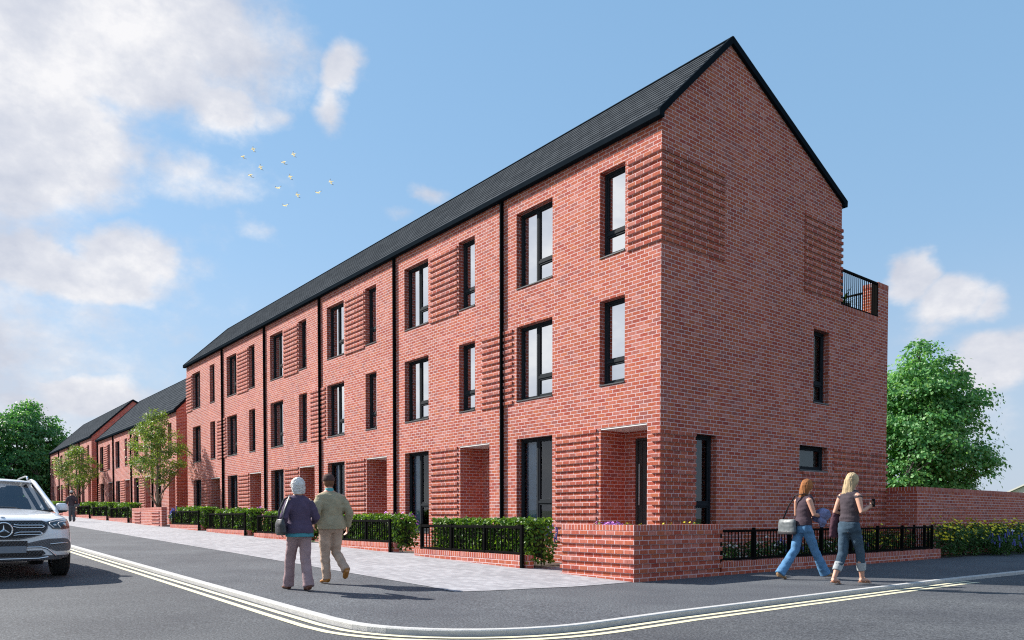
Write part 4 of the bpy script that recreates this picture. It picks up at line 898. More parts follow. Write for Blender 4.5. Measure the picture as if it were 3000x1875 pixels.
    if 'under' in P:
        c=MB(); c.rings([(0,0,zb-.055,.158*bk+tk+fl+.004,.108*bk+tk+fl+.004),(0,0,zb+.03,.158*bk+tk+fl*.4,.108*bk+tk+fl*.4)],22); remesh(c,'shirt',P['under'],t,.011,1,cloth=.006)
    if 'collarm' in P:
        c=MB(); c.rings([(0,ty(1.45),1.45,.075,.070),(0,ty(1.47)+.005,1.51,.064,.064)],18); remesh(c,'shirt_collar',P['collarm'],t,.009,1)
    # trousers
    c=MB(); tr=P.get('tr',.018); c.rings([(0,0,.80,.12,.10),(0,0,.87,.162*bk+tr*.6,.112*bk+tr*.6),(0,0,.95,.164*bk+tr*.5,.114*bk+tr*.5),(0,0,P.get('waist',1.0),.150*bk+tr*.4,.104*bk+tr*.4)],22)
    rr=P.get('leg',[.098,.098,.086,.068,.068,.070]); cut=P.get('cut',1.0)
    for (hip,kn,an,toe) in P['legs']:
        hip,kn,an=map(lambda a:V(*a),(hip,kn,an)); end=kn+(an-kn)*cut; end=end+V(0,0,-.02 if cut==1 else 0)
        c.tube([hip+V(0,0,.05),hip,hip*.5+kn*.5,kn,kn*.5+end*.5,end],rr,14)
    remesh(c,'trousers',P['bot'],t,.012,2,cloth=P.get('tcl',.009),seed=3,fold=7)
    if 'cuff' in P:
        for (hip,kn,an,toe) in P['legs']:
            kn,an=map(lambda a:V(*a),(kn,an)); a=kn+(an-kn)*(cut-.12); b=kn+(an-kn)*(cut+.20); c=MB(); c.tube([a,a*.5+b*.5,b],[rr[-1]+.006,rr[-1]+.004,rr[-1]],16); remesh(c,'rolled_cuff',P['cuff'],t,.010,1,cloth=.003)
    # shoes
    for (hip,kn,an,toe) in P['legs']:
        an,toe=V(*an),V(*toe); f=(toe-an); f.z*=.6; c=MB(); hl=an-f.normalized()*.055+V(0,0,-.045)
        if P.get('sandal'):
            c.tube([hl+V(0,0,-.028),an*.5+toe*.5+V(0,0,-.045),toe+f.normalized()*.02+V(0,0,-.018)],[(.034,.008),(.042,.008),(.036,.007)],12)
            for q in (.35,.75):
                b=an*(1-q)+toe*q; sx=f.cross(V(0,0,1)).normalized(); c.tube([b-sx*.045+V(0,0,-.04),b+V(0,0,.012 if q>.5 else .03),b+sx*.045+V(0,0,-.04)],.007,6)
            c.build('sandal',P['shoe'],t,world=False,smooth=True)
        else:
            c.tube([hl,hl*.6+an*.4+V(0,0,-.0),an*.5+toe*.5+V(0,0,-.008),toe+V(0,0,-.004),toe+f.normalized()*.03+V(0,0,-.006)],[(.034,.036),(.042,.046),(.048,.034),(.044,.024),(.020,.014)],14); remesh(c,'shoe',P['shoe'],t,.009,2)
    # hair / hat
    h=MB(); hk=P['hair']
    if hk=='bob':
        h.ell(tuple(hc+V(0,-.024,.022)),(.106,.116,.120),18,12); h.rings([(hc.x,hc.y-.058,hc.z-.118,.084,.050),(hc.x,hc.y-.048,hc.z-.06,.104,.076),(hc.x,hc.y-.04,hc.z,.108,.088)],18)
        o=remesh(h,'hair',P['hairm'],t,.0065,1,cloth=.013,fold=42)
    elif hk in ('long','longer'):
        L=.26 if hk=='long' else .33; h.ell(tuple(hc+V(0,-.014,.022)),(.090,.104,.114),18,12); e2=P.get('hsw',0)
        h.rings([(hc.x+e2,hc.y-.085,hc.z-L,.075,.028),(hc.x+e2*.8,hc.y-.085,hc.z-L*.75,.100,.042),(hc.x+e2*.4,hc.y-.07,hc.z-L*.4,.098,.056),(hc.x,hc.y-.050,hc.z-.03,.096,.075),(hc.x,hc.y-.035,hc.z+.03,.094,.085)],20)
        o=remesh(h,'hair',P['hairm'],t,.0085,1,strand=.008)
    elif hk=='cap':
        h.rings([(hc.x,hc.y-.028,hc.z-.085,.050,.040),(hc.x,hc.y-.018,hc.z-.03,.080,.085),(hc.x,hc.y-.012,hc.z+.03,.084,.098)],16); remesh(h,'hair',P['hairm'],t,.010,1,cloth=.004,fold=30)
        k=MB(); k.rings([(hc.x,hc.y-.008,hc.z+.018,.092,.106),(hc.x,hc.y-.006,hc.z+.055,.094,.108),(hc.x,hc.y-.004,hc.z+.10,.078,.090),(hc.x,hc.y-.002,hc.z+.128,.045,.052),(hc.x,hc.y,hc.z+.136,.010,.012)],20)
        k.tube([hc+V(0,.07,.028),hc+V(0,.13,.026),hc+V(0,.165,.014)],[(.075,.010),(.070,.008),(.045,.006)],14); o=remesh(k,'cap',P['capm'],t,.008,1)
    return t
def carried(name,label,cat,t,mb_parts):
    o=thing(name,label,cat,tuple(t.location),None,t.rotation_euler.z); o.scale=t.scale
    for nm,mb,mt,vx,cl in mb_parts: remesh(mb,nm,mt,o,vx,1,cloth=cl) if vx else mb.build(nm,mt,o,world=False,smooth=True)
    return o
def D(a): return R(a-90)
blackleather=simple('bag_leather',(.04,.042,.048),.45,noise_amt=.3,nscale=10)
# elderly woman
w1_=person('elderly woman with short white hair and dark purple cardigan',(-.47,-6.91,g(-.47,-6.91)),D(178),1.51,dict(
 legs=[((.085,0,.90),(.08,-.02,.48),(.075,-.16,.085),(.09,-.01,.03)),((-.085,0,.90),(-.075,.20,.50),(-.075,.30,.075),(-.085,.46,.035))],
 arms=[((.185,.0,1.39),(.255,-.04,1.12),(.27,.16,1.05),(.1,1,-.2),(-1,0,0)),((-.185,.0,1.39),(-.265,-.06,1.13),(-.24,.10,.95),(0,.5,-1),(1,0,0))],
 sw=.168,lean=.045,bulk=1.06,hem=.885,flare=.030,topname='cardigan',top=cloth('purple_knit',(.095,.068,.115)),under=cloth('teal_cloth',(.07,.26,.31)),bot=cloth('mauve_trousers',(.35,.24,.25)),leg=[.102,.104,.092,.080,.078,.088],
 shoe=simple('brown_shoe',(.16,.06,.035),.5),hair='bob',hairm=cloth('white_hair',(.72,.69,.67),.3),slk=.02))
m=MB(); m.rings([(-.30,-.03,.86,.055,.12),(-.30,-.03,.90,.07,.15),(-.31,-.03,1.02,.065,.145),(-.31,-.03,1.10,.045,.11)],16); m2=MB(); m2.tube([(-.31,-.10,1.09),(-.27,-.09,1.25),(-.185,-.06,1.43),(-.15,.0,1.455),(-.20,.09,1.40),(-.28,.10,1.22),(-.31,.05,1.09)],[(.022,.006)]*7,8)
carried('shoulder_bag','dark grey shoulder bag hanging from the elderly woman','bag',w1_,[('bag_body',m,blackleather,.011,.004),('strap',m2,simple('bag_strap',(.10,.10,.115),.5),0,0)])
# elderly man
person('elderly man in a brown cap and sage green sweater',(-1.06,-6.17,g(-1.06,-6.17)),D(176),1.60,dict(
 legs=[((.09,0,.90),(.10,.05,.49),(.13,-.30,.235),(.135,-.24,.115)),((-.09,0,.90),(-.08,.06,.48),(-.075,.0,.085),(-.10,.14,.035))],
 arms=[((.205,.0,1.39),(.275,-.08,1.12),(.285,.02,.90),(0,.2,-1),(-1,0,0)),((-.205,.0,1.39),(-.275,-.10,1.13),(-.25,.06,.96),(.1,.6,-1),(1,0,0))],
 sw=.195,lean=.055,bulk=1.22,hem=.86,flare=.010,topname='sweater',top=cloth('sage_knit',(.36,.31,.205)),collarm=cloth('teal_collar',(.10,.36,.38)),collar=1.455,bot=cloth('beige_trousers',(.50,.36,.27)),leg=[.108,.108,.094,.078,.072,.072],
 shoe=simple('tan_shoe',(.42,.17,.03),.5),hair='cap',hairm=cloth('brown_hair',(.17,.085,.05)),capm=cloth('brown_cap',(.085,.05,.045)),slk=.026,topk=.03,tcl=.012,cl=.011))
# red-haired woman
jeans=cloth('blue_jeans',(.10,.235,.42),.35); dj=cloth('dark_jeans',(.048,.082,.12),.45)
w2_=person('red haired woman in a dark sleeveless top and flared blue jeans',(2.65,.46,0),D(70),1.62,dict(
 legs=[((.085,0,.89),(.07,.20,.50),(.06,.44,.10),(.07,.60,.07)),((-.085,0,.89),(-.08,-.10,.50),(-.07,-.42,.11),(-.08,-.30,.03))],
 arms=[((.172,.0,1.385),(.23,.04,1.12),(.13,.25,1.10),(-.5,1,0),(0,0,-1)),((-.172,.0,1.385),(-.235,.05,1.12),(-.10,.24,1.06),(.7,.8,0),(0,0,-1))],
 sw=.158,lean=.05,bulk=.92,hem=.93,flare=.02,topname='top',top=cloth('plum_top',(.065,.045,.058)),bot=jeans,leg=[.096,.096,.086,.074,.078,.092],sleeve=0,topk=.012,
 shoe=simple('sand_shoe',(.40,.25,.13),.6),hair='longer',hairm=cloth('auburn_hair',(.30,.125,.05),.4),hsw=-.03))
m=MB(); m.rings([(-.20,-.17,.78,.21,.06,-.0),(-.20,-.17,.82,.225,.08),(-.20,-.17,.99,.215,.08),(-.20,-.17,1.04,.20,.05)],20); m3=MB(); m3.rings([(-.20,-.17,.775,.228,.086),(-.20,-.17,.83,.232,.088)],20)
m2=MB(); m2.tube([(-.36,-.15,1.0),(-.22,-.135,1.25),(-.06,-.12,1.45),(.06,-.02,1.485),(.13,.12,1.38),(.10,.15,1.15),(-.06,-.08,1.0)],[(.020,.006)]*7,8)
carried('messenger_bag','pale silver messenger bag on the hip of the red haired woman','bag',w2_,[('bag_body',m,simple('silver_bag',(.13,.15,.16),.5,noise_amt=.25,nscale=14),.012,.005),('bag_trim',m3,blackleather,.012,0),('strap',m2,blackleather,0,0)])
m=MB(); m.ell((.14,.30,1.12),(.13,.13,.12),16,10); m.ell((.05,.30,1.07),(.12,.12,.09),14,8); m.tube([(.16,.24,1.06),(.20,.25,.97),(.18,.26,.92)],[(.09,.06),(.08,.05),(.05,.03)],10)
carried('bundled_jacket','bundled blue and white jacket in the arms of the red haired woman','jacket',w2_,[('cloth',m,cloth('blue_white_cloth',(.17,.19,.33),.6),.011,.016)])
# blonde woman
w3_=person('blonde woman in a dark T shirt and rolled up jeans',(3.615,.11,0),D(78),1.67,dict(
 legs=[((.085,0,.90),(.08,.16,.49),(.07,.22,.095),(.085,.37,.04)),((-.085,0,.90),(-.075,-.04,.48),(-.07,-.24,.10),(-.08,-.11,.035))],
 arms=[((.175,.0,1.39),(.235,-.02,1.13),(.20,.19,1.20),(-.2,1,.3),(-1,0,0)),((-.175,.0,1.39),(-.225,-.05,1.13),(-.16,.18,1.06),(.5,1,0),(0,0,-1))],
 sw=.160,lean=.03,bulk=.95,hem=.965,flare=.0,topname='t_shirt',top=cloth('charcoal_tee',(.062,.050,.060)),bot=dj,leg=[.096,.096,.084,.070,.070,.066],cut=.50,cuff=cloth('pale_denim',(.33,.36,.38)),sleeve=.16,topk=.010,sandal=True,
 shoe=simple('tan_sandal',(.36,.17,.09),.6),hair='long',hairm=cloth('blonde_hair',(.47,.36,.22),.3),hsw=-.02,waist=.985))
m=MB(); m.tube([(-.235,.04,1.17),(-.245,.03,1.05),(-.25,.0,.90),(-.255,-.02,.72)],[(.05,.085),(.06,.11),(.065,.115),(.055,.10)],14)
carried('cardigan','plum cardigan draped over the left arm of the blonde woman','clothing',w3_,[('cloth',m,cloth('plum_knit',(.075,.035,.05)),.011,.014)])
m=MB(); m.cbox(.17,.23,.285,.297,1.20,1.33,.004); carried('mobile_phone','small dark phone held up by the blonde woman','phone',w3_,[('phone',m,simple('phone_black',(.02,.02,.022),.3),0,0)])
# distant man
w4_=person('man in a pale cap and dark jacket far off on the footpath',(-36.5,-4.1,g(-36.5,-4.1)),D(180),1.62,dict(
 legs=[((.085,0,.90),(.08,.10,.50),(.08,-.06,.09),(.09,.09,.035)),((-.085,0,.90),(-.08,.10,.49),(-.06,.22,.09),(-.07,.37,.04))],
 arms=[((.19,.0,1.39),(.26,-.05,1.12),(.25,.08,.90),(0,.2,-1),(-1,0,0)),((-.19,.0,1.39),(-.27,-.06,1.13),(-.28,.0,.90),(0,.1,-1),(1,0,0))],
 sw=.18,lean=.03,bulk=1.05,hem=.90,flare=.01,topname='jacket',top=cloth('dark_jacket',(.075,.058,.068)),bot=cloth('slate_trousers',(.085,.092,.11)),leg=[.104,.104,.094,.080,.076,.076],
 shoe=simple('dark_shoe',(.09,.05,.04),.5),hair='cap',hairm=cloth('dark_hair',(.05,.035,.03)),capm=cloth('pale_cap',(.50,.48,.45)),slk=.022))
m=MB(); m.rings([(.20,-.14,.84,.13,.05),(.20,-.14,.98,.13,.05)],14); m2=MB(); m2.tube([(.12,-.13,.98),(.0,-.15,1.2),(-.13,-.10,1.44),(-.14,.05,1.42),(.05,.15,1.1)],[(.018,.006)]*5,6)
carried('satchel','small grey satchel slung across the man in the cap','bag',w4_,[('bag_body',m,simple('grey_bag',(.12,.125,.12),.7),.012,.004),('strap',m2,blackleather,0,0)])
# ------------------------------------------------------------------ car (local: +x forward, y to its left, z up)
car=thing('parked_car','white SUV facing the camera by the kerb, its left half cut by the frame edge','car',(-4.33,-9.94,g(-5.5,-9)-RD),None,R(0))
paint,nt_,pb=mat('white_car_paint'); pb.inputs['Base Color'].default_value=(.80,.82,.85,1); pb.inputs['Metallic'].default_value=.0; pb.inputs['Roughness'].default_value=.32; pb.inputs['Coat Weight'].default_value=1; pb.inputs['Coat Roughness'].default_value=.03
chrome=simple('chrome',(.75,.77,.80),.12,metal=1); blk=simple('black_trim',(.012,.012,.013),.45); gry=simple('grey_trim',(.14,.14,.15),.55); rub=simple('tyre_rubber',(.018,.018,.018),.85,bump=.4,bscale=50)
mesh_=simple('grille_black',(.008,.008,.009),.5); net=simple('grille_net',(.16,.155,.16),.4,metal=.6); pl=simple('plate_grey',(.20,.225,.26),.55,noise_amt=.05,nscale=60)
def lerp(a,b,t): return a+(b-a)*t
# body cross-sections: half outline from the centre of the underside up to the centre of the bonnet/roof line
def prof(w,zb,zs,zt,zc,cr=.5):
    """w half width; zb sill; zs widest height; zt shoulder; zc centre height"""
    return [(0,zb),(w*.6,zb),(w*.90,zb+.01),(w*.975,zb+.10),(w*1.0,zs-.14),(w*1.0,zs),(w*.985,(zs+zt)/2),(w*.95,zt-.035),(w*.90,zt),(w*.70,lerp(zt,zc,.55)),(w*.40,lerp(zt,zc,.88)),(0,zc)]
ST=[(0.0,.62,.36,.55,.70,.76),(-.03,.76,.31,.56,.80,.87),(-.10,.86,.29,.58,.87,.945),(-.24,.925,.28,.60,.925,.985),(-.45,.955,.27,.62,.965,1.02),(-.75,.965,.27,.64,.995,1.06),(-1.05,.965,.27,.66,1.02,1.10),(-1.35,.965,.27,.68,1.04,1.125),(-1.8,.965,.26,.70,1.06,1.10),(-2.5,.965,.26,.71,1.07,1.08),(-3.3,.965,.26,.72,1.085,1.09),(-4.1,.955,.27,.74,1.09,1.10),(-4.6,.92,.30,.76,1.07,1.10),(-4.80,.86,.36,.76,1.02,1.06),(-4.88,.74,.46,.74,.95,.98)]
m=MB(); n=12
for st in ST:
    pr=prof(*st[1:]); m.v+=[(st[0],-y,z) for y,z in pr]+[(st[0],y,z) for y,z in pr[-2:0:-1]]
N=2*n-2
for i in range(len(ST)-1):
    for k in range(N): m.f.append((i*N+k,(i+1)*N+k,(i+1)*N+(k+1)%N,i*N+(k+1)%N)); m.m.append(0)
m.f.append(tuple(range(N))); m.m.append(0); m.f.append(tuple((len(ST)-1)*N+k for k in range(N-1,-1,-1))); m.m.append(0)
body=m.build('body',paint,car,smooth=True,world=False); md=body.modifiers.new('d','SUBSURF'); md.levels=md.render_levels=2
# wheel arches cut out
cut=MB()
for x in (-.93,-3.85):
    for s in (-1,1): cut.tube([(x,s*.62,.36),(x,s*1.2,.36)],.405,32)
co=cut.build('cutter',blk,car,world=False); bo=body.modifiers.new('b','BOOLEAN'); bo.object=co; bo.operation='DIFFERENCE'; bo.solver='EXACT'
bake(body); body.data.polygons.foreach_set('use_smooth',[True]*len(body.data.polygons)); bpy.data.objects.remove(co)
if len(body.data.materials)==0: body.data.materials.append(paint)
es=body.modifiers.new('e','EDGE_SPLIT'); es.split_angle=R(38)
# greenhouse: glass cabin + roof + pillars
def gh(x,w,z): return (x,w,z)
G0=[(-1.28,.70,1.10),(-2.05,.615,1.60),(-2.35,.60,1.645),(-3.2,.60,1.655),(-4.1,.58,1.61),(-4.35,.57,1.55),(-4.70,.66,1.10)]
def ring(x,wb,zb,wt,zt): return [(x,-wb,zb),(x,-wt,zt),(x,wt,zt),(x,wb,zb)]
# windscreen (curved), side glass, rear glass
ws=MB(); nx=10
def wsP(u,v):   # u -1..1 across, v 0 bottom..1 top
    w=lerp(.80,.60,v); x=lerp(-1.20,-2.03,v)-.16*abs(u)**2.2*(1-v*.3); z=lerp(1.09,1.585,v)+.02*math.sin(v*math.pi)-.02*u*u*v; return (x,u*w,z)
for i in range(nx):
    for j in range(5):
        a,b=-1+2*i/nx,-1+2*(i+1)/nx; c,d=j/5,(j+1)/5; ws.quad(wsP(a,c),wsP(b,c),wsP(b,d),wsP(a,d))
ws.build('windscreen',M['carglass'],car,smooth=True,world=False)
rf=MB(); rs=[(-1.98,.60,1.585,1.60),(-2.15,.61,1.60,1.635),(-2.6,.62,1.62,1.668),(-3.3,.62,1.615,1.665),(-4.0,.60,1.58,1.62),(-4.42,.575,1.52,1.55)]
for (x,w,ze,zc) in rs:
    rf.v+=[(x,u*w,lerp(zc,ze,abs(u)**3)) for u in (-1,-.8,-.4,0,.4,.8,1)]
for i in range(len(rs)-1):
    for k in range(6): rf.f.append((i*7+k,i*7+k+1,(i+1)*7+k+1,(i+1)*7+k)); rf.m.append(0)
r_=rf.build('roof',paint,car,smooth=True,world=False); q=r_.modifiers.new('s','SOLIDIFY'); q.thickness=.03; q=r_.modifiers.new('d','SUBSURF'); q.levels=q.render_levels=1
for s in (-1,1):
    p=MB(); A=[(-1.05,.86,1.03),(-1.30,.845,1.10),(-1.72,.745,1.34),(-2.08,.645,1.575),(-2.5,.655,1.625),(-3.3,.655,1.62),(-4.0,.635,1.575),(-4.42,.60,1.50)]
    p.tube([(x,y*s,z) for x,y,z in A],[.018,.034,.036,.036,.034,.034,.034,.034],8); p.build('pillar',paint,car,smooth=True,world=False)
    for (xa,xb,ta,tb) in ((-1.62,-2.55,-2.12,-2.55),(-2.62,-3.6,-2.62,-3.62),(-3.68,-4.5,-3.7,-4.3)):
        w=MB(); w.quad((xa,s*.90,1.085),(xb,s*.905,1.10),(tb,s*.66,1.60 if tb>-4 else 1.56),(ta,s*.655,1.59)); w.build('side_window',M['carglass'],car,world=False)
    b=MB(); b.tube([(-2.60,s*.905,1.08),(-2.58,s*.66,1.61)],.03,6); b.tube([(-3.64,s*.905,1.08),(-3.66,s*.65,1.60)],.03,6); b.build('door_pillar',blk,car,world=False)
    rr=MB(); rr.tube([(-2.25,s*.56,1.65),(-2.42,s*.575,1.69),(-2.7,s*.58,1.71),(-3.6,s*.58,1.705),(-3.9,s*.57,1.68),(-4.05,s*.56,1.64)],[.018,.016,.015,.015,.016,.018],8); rr.build('roof_rail',chrome,car,smooth=True,world=False)
    # mirror
    mi=MB(); mi.rings([(-1.52,s*.985,1.065,.05,.070),(-1.54,s*.99,1.09,.085,.098),(-1.545,s*.99,1.14,.092,.104),(-1.535,s*.985,1.19,.07,.085),(-1.52,s*.975,1.21,.03,.05)],20); mo=mi.build('wing_mirror',paint,car,smooth=True,world=False)
    ma=MB(); ma.rings([(-1.52,s*.98,1.052,.05,.072),(-1.52,s*.985,1.082,.086,.098)],18); ma.tube([(-1.50,s*.90,1.05),(-1.52,s*.99,1.07)],[(.035,.02),(.04,.03)],8); ma.build('mirror_base',blk,mo,smooth=True,world=False)
    # wheels
    for x in (-.93,-3.85):
        wv=(x,s*.845,.355); ty_=MB(); nn=40
        pr=[(-.125,.225),(-.125,.30),(-.105,.345),(-.07,.355),(.07,.355),(.105,.345),(.125,.30),(.125,.225)]
        for yy,rr_ in pr: ty_.v+=[(math.cos(6.2832*k/nn)*rr_,yy,math.sin(6.2832*k/nn)*rr_) for k in range(nn)]
        for i in range(len(pr)-1):
            for k in range(nn): ty_.f.append((i*nn+k,i*nn+(k+1)%nn,(i+1)*nn+(k+1)%nn,(i+1)*nn+k)); ty_.m.append(0)
        for k in range(nn):                                 # tread ribs
            a=6.2832*k/nn
            if k%1==0:
                for y0 in (-.08,-.03,.03,.08):
                    c,s_=math.cos(a),math.sin(a); ty_.add([(c*.353-s_*.02*q1,y0+q2*.018,s_*.353+c*.02*q1) for q1 in (-1,1) for q2 in (-1,1)]+[(c*.362-s_*.018*q1,y0+q2*.016,s_*.362+c*.018*q1) for q1 in (-1,1) for q2 in (-1,1)],[(4,5,7,6),(0,1,5,4),(2,6,7,3),(0,4,6,2),(1,3,7,5)])
        wh=bpy.data.objects.new('wheel',None); COL.objects.link(wh); wh.parent=car; wh.location=wv
        ty_.build('tyre',rub,wh,world=False)
        rm=MB(); rm.tube([(0,s*.02,0),(0,s*.06,0)],.06,16); rm.tube([(0,-s*.10,0),(0,s*.112,0)],.232,32,cap=False)
        for k in range(10): a=6.2832*k/10; rm.tube([(0,s*.05,0),(math.cos(a)*.225,s*.095,math.sin(a)*.225)],[.024,.018],6)
        rm.build('rim',chrome,wh,world=False)
# inner wheel wells / underside
m=MB(); m.box(-4.5,-.55,-.60,.60,.27,.42); m.build('underbody',blk,car,world=False)
# interior: seats + dash + dark liner
m=MB(); m.box(-4.4,-1.3,-.80,.80,.90,1.0); m.box(-1.75,-1.25,-.78,.78,.98,1.085); m.build('dashboard',simple('cabin_dark',(.02,.02,.022),.8),car,world=False)
seatm=simple('seat_grey',(.11,.11,.115),.8)
for y in (-.37,.37):
    for x in (-2.35,-3.3):
        m=MB(); m.rings([(x,y,.95,.09,.25),(x-.04,y,1.15,.09,.26),(x-.09,y,1.30,.075,.21),(x-.10,y,1.33,.05,.15)],16); m.rings([(x-.11,y,1.34,.05,.12),(x-.12,y,1.38,.06,.145),(x-.13,y,1.48,.06,.14),(x-.13,y,1.53,.04,.10)],16); m.build('seat',seatm,car,smooth=True,world=False)
# --- front details laid on the nose surface
def nose(y,z):
    """x of the front skin at (y,z), found by casting onto the finished body"""
    h,p,nn_,_=body.ray_cast(Vector((1.0,y,z)),Vector((-1,0,0)))
    return p.x if h else -.3
def skinpatch(name,poly_fn,mt,off,ny,nz,parent,thick=.012):
    pass
def patch(name,outline,mt,off,parent=car,cell=.03,xmin=-.6,sm=False):
    """a panel cut to an outline (y,z) and draped over the nose, standing off by `off`"""
    bm=bmesh.new(); vs=[bm.verts.new((0,y,z)) for y,z in outline]; f=bm.faces.new(vs); ys=[p[0] for p in outline]; zs=[p[1] for p in outline]
    y=min(ys)+cell
    while y<max(ys): bmesh.ops.bisect_plane(bm,geom=bm.verts[:]+bm.edges[:]+bm.faces[:],plane_co=(0,y,0),plane_no=(0,1,0)); y+=cell
    z=min(zs)+cell
    while z<max(zs): bmesh.ops.bisect_plane(bm,geom=bm.verts[:]+bm.edges[:]+bm.faces[:],plane_co=(0,0,z),plane_no=(0,0,1)); z+=cell
    for v in bm.verts: v.co.x=max(nose(v.co.y,v.co.z),xmin)+off
    me=bpy.data.meshes.new(name); bm.to_mesh(me); bm.free(); me.materials.append(mt); o=bpy.data.objects.new(name,me); COL.objects.link(o); o.parent=parent
    q=o.modifiers.new('s','SOLIDIFY'); q.thickness=.016; q.offset=0
    if sm: me.polygons.foreach_set('use_smooth',[True]*len(me.polygons))
    return o
def strip_(name,pts,r,mt,off,parent=car,flat=1):
    P=[]
    for a,b in zip(pts[:-1],pts[1:]):
        for k in range(6): t_=k/6; y,z=lerp(a[0],b[0],t_),lerp(a[1],b[1],t_); P.append((nose(y,z)+off,y,z))
    y,z=pts[-1]; P.append((nose(y,z)+off,y,z)); m=MB(); m.tube(P,[(r,r*flat)]*len(P),8); return m.build(name,mt,parent,smooth=True,world=False)
gr_out=[(-.50,.905),(.50,.905),(.555,.885),(.575,.84),(.565,.79),(.53,.735),(.46,.69),(.36,.66),(.20,.63),(-.20,.63),(-.36,.66),(-.46,.69),(-.53,.735),(-.565,.79),(-.575,.84),(-.555,.885)]
def inside(y,z,poly):
    c=False; j=len(poly)-1
    for i in range(len(poly)):
        if (poly[i][1]>z)!=(poly[j][1]>z) and y<(poly[j][0]-poly[i][0])*(z-poly[i][1])/(poly[j][1]-poly[i][1])+poly[i][0]: c=not c
        j=i
    return c
def honey(name,poly,mt,off,parent,cw=.046,ch=.026,r=.0045):
    """diamond mesh clipped to an outline"""
    m=MB(); ys=[p[0] for p in poly]; zs=[p[1] for p in poly]; j=0; z=min(zs)
    while z<max(zs):
        y=min(ys)+(cw/2 if j%2 else 0)
        while y<max(ys):
            for dy in (-cw/2,cw/2):
                a=(y,z); b=(y+dy,z+ch)
                if inside(*a,poly) and inside(*b,poly):
                    xa,xb=max(nose(*a),-.6)+off,max(nose(*b),-.6)+off; m.tube([(xa,*a),(xb,*b)],r,4,cap=False)
            y+=cw
        z+=ch; j+=1
    return m.build(name,mt,parent,world=False)
gr=patch('grille',gr_out,mesh_,.004); honey('grille_mesh',gr_out,net,.016,gr)
strip_('grille_surround',gr_out+[gr_out[0]],.009,gry,.012,gr)
for s in (-1,1):
    for (z0,z1,ye) in ((.84,.80,.53),(.735,.695,.50)):
        strip_('chrome_bar',[(s*.13,z0+.01 if z0>.8 else z0-.02),(s*.20,z0),(s*(ye-.03),z0),(s*ye,(z0+z1)/2),(s*(ye-.03),z1),(s*.20,z1),(s*.12,z1+.02 if z0>.8 else z1-.01)],.0085,chrome,.026,gr)
# badge: three-pointed star in a ring
ex=nose(0,.77)+.035; m=MB(); rp=[(ex+.004,math.cos(a)*.108,.77+math.sin(a)*.108) for a in [6.2832*k/36 for k in range(37)]]
m.tube(rp,[(.012,.012)]*37,10,cap=False,up=(1,0,0)); bd=m.build('badge_ring',chrome,car,smooth=True,world=False)
m=MB(); m.tube([(ex-.025,0,.77),(ex-.004,0,.77)],.10,36); m.build('badge_disc',blk,bd,world=False)
m=MB()
for k in range(3):
    a=R(90+120*k); d=Vector((0,math.cos(a),math.sin(a))); p=Vector((0,-math.sin(a),math.cos(a))); c=Vector((ex+.0,0,.77)); t0=c+d*.098
    m.add([t0,c+p*.016,c-p*.016,c+Vector((.014,0,0)),c-d*.010],[(0,3,1),(0,2,3),(3,4,1),(3,2,4)])
m.build('badge_star',chrome,bd,world=False)
m=MB(); m.ell((nose(0,.955)-.01,0,.962),(.025,.032,.010),14,6); m.build('bonnet_badge',chrome,car,smooth=True,world=False)
lampg=simple('lamp_dark',(.02,.022,.026),.15,coat=1); lampc=simple('lamp_lens',(.5,.52,.55),.08,metal=.9); drl=simple('lamp_strip',(.85,.80,.76),.3)
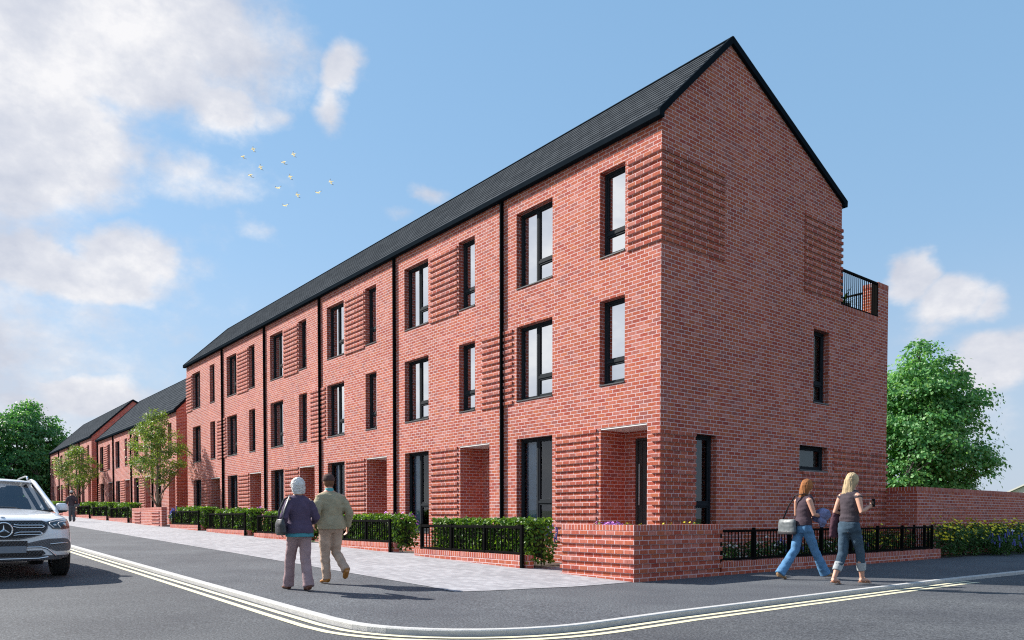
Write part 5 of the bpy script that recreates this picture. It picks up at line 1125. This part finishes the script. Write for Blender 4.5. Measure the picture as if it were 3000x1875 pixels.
for s in (-1,1):
    o_=[(.555,.885),(.70,.925),(.83,.945),(.885,.93),(.905,.87),(.90,.79),(.78,.775),(.64,.78),(.60,.83)]
    o_=[(y*s,z) for y,z in o_]; hl=patch('headlight',o_ if s>0 else o_[::-1],lampg,.006,cell=.02,xmin=-.5)
    strip_('daytime_lamp',[(s*.66,.80),(s*.60,.86),(s*.615,.885),(s*.70,.905),(s*.86,.925)],.007,drl,.018,hl); strip_('daytime_lamp',[(s*.755,.80),(s*.72,.85),(s*.735,.88),(s*.80,.895),(s*.87,.90)],.007,drl,.018,hl)
    for (y,z,r) in ((.675,.835,.030),(.81,.845,.036)):
        m=MB(); x=nose(y*s,z)+.006; m.ell((x,y*s,z),(.012,r,r*.85),16,8); m.build('lens',lampc,hl,smooth=True,world=False)
    it=[(.30,.565),(.44,.60),(.58,.628),(.80,.635),(.86,.615),(.90,.56),(.90,.47),(.86,.435),(.68,.435),(.55,.49),(.30,.515)]
    it=[(y*s,z) for y,z in it]; ig=patch('side_intake',it if s>0 else it[::-1],gry,.004,cell=.025,xmin=-.6); honey('intake_mesh',it,net,.013,ig,.040,.024,.0028)
    strip_('chrome_strip',[(s*.60,.545),(s*.72,.557),(s*.85,.56)],.009,chrome,.022,ig)
    strip_('skid_trim',[(s*.29,.50),(s*.48,.50),(s*.56,.475),(s*.62,.42),(s*.675,.36)],.026,chrome,-.004,car,.6)
ci=[(-.30,.60),(.30,.60),(.30,.515),(-.30,.515)]; c_=patch('lower_intake',ci,mesh_,.004); honey('intake_mesh',ci,net,.014,c_)
ci=[(-.50,.45),(.50,.45),(.54,.40),(.46,.36),(-.46,.36),(-.54,.40)]; c_=patch('lower_intake',ci,mesh_,.004); honey('intake_mesh',ci,net,.014,c_)
strip_('skid_trim',[(-.58,.345),(-.45,.325),(.45,.325),(.58,.345)],.016,chrome,.004,car,1)
ci=[(-.88,.37),(.88,.37),(.86,.29),(.60,.275),(-.60,.275),(-.86,.29)]; patch('lower_bumper',ci,gry,.003,cell=.05,xmin=-.6)
m=MB(); px_=nose(0,.47)+.025; m.cbox(px_-.012,px_,-.285,.285,.415,.52,.004); m.build('number_plate',pl,car,world=False)
# wipers
for s in (-1,1):
    m=MB(); m.tube([(-1.16,s*.55-.2,1.095),(-1.22,s*.35-.1,1.125),(-1.24,s*.05,1.13)],.008,5); m.build('wiper',blk,car,world=False)
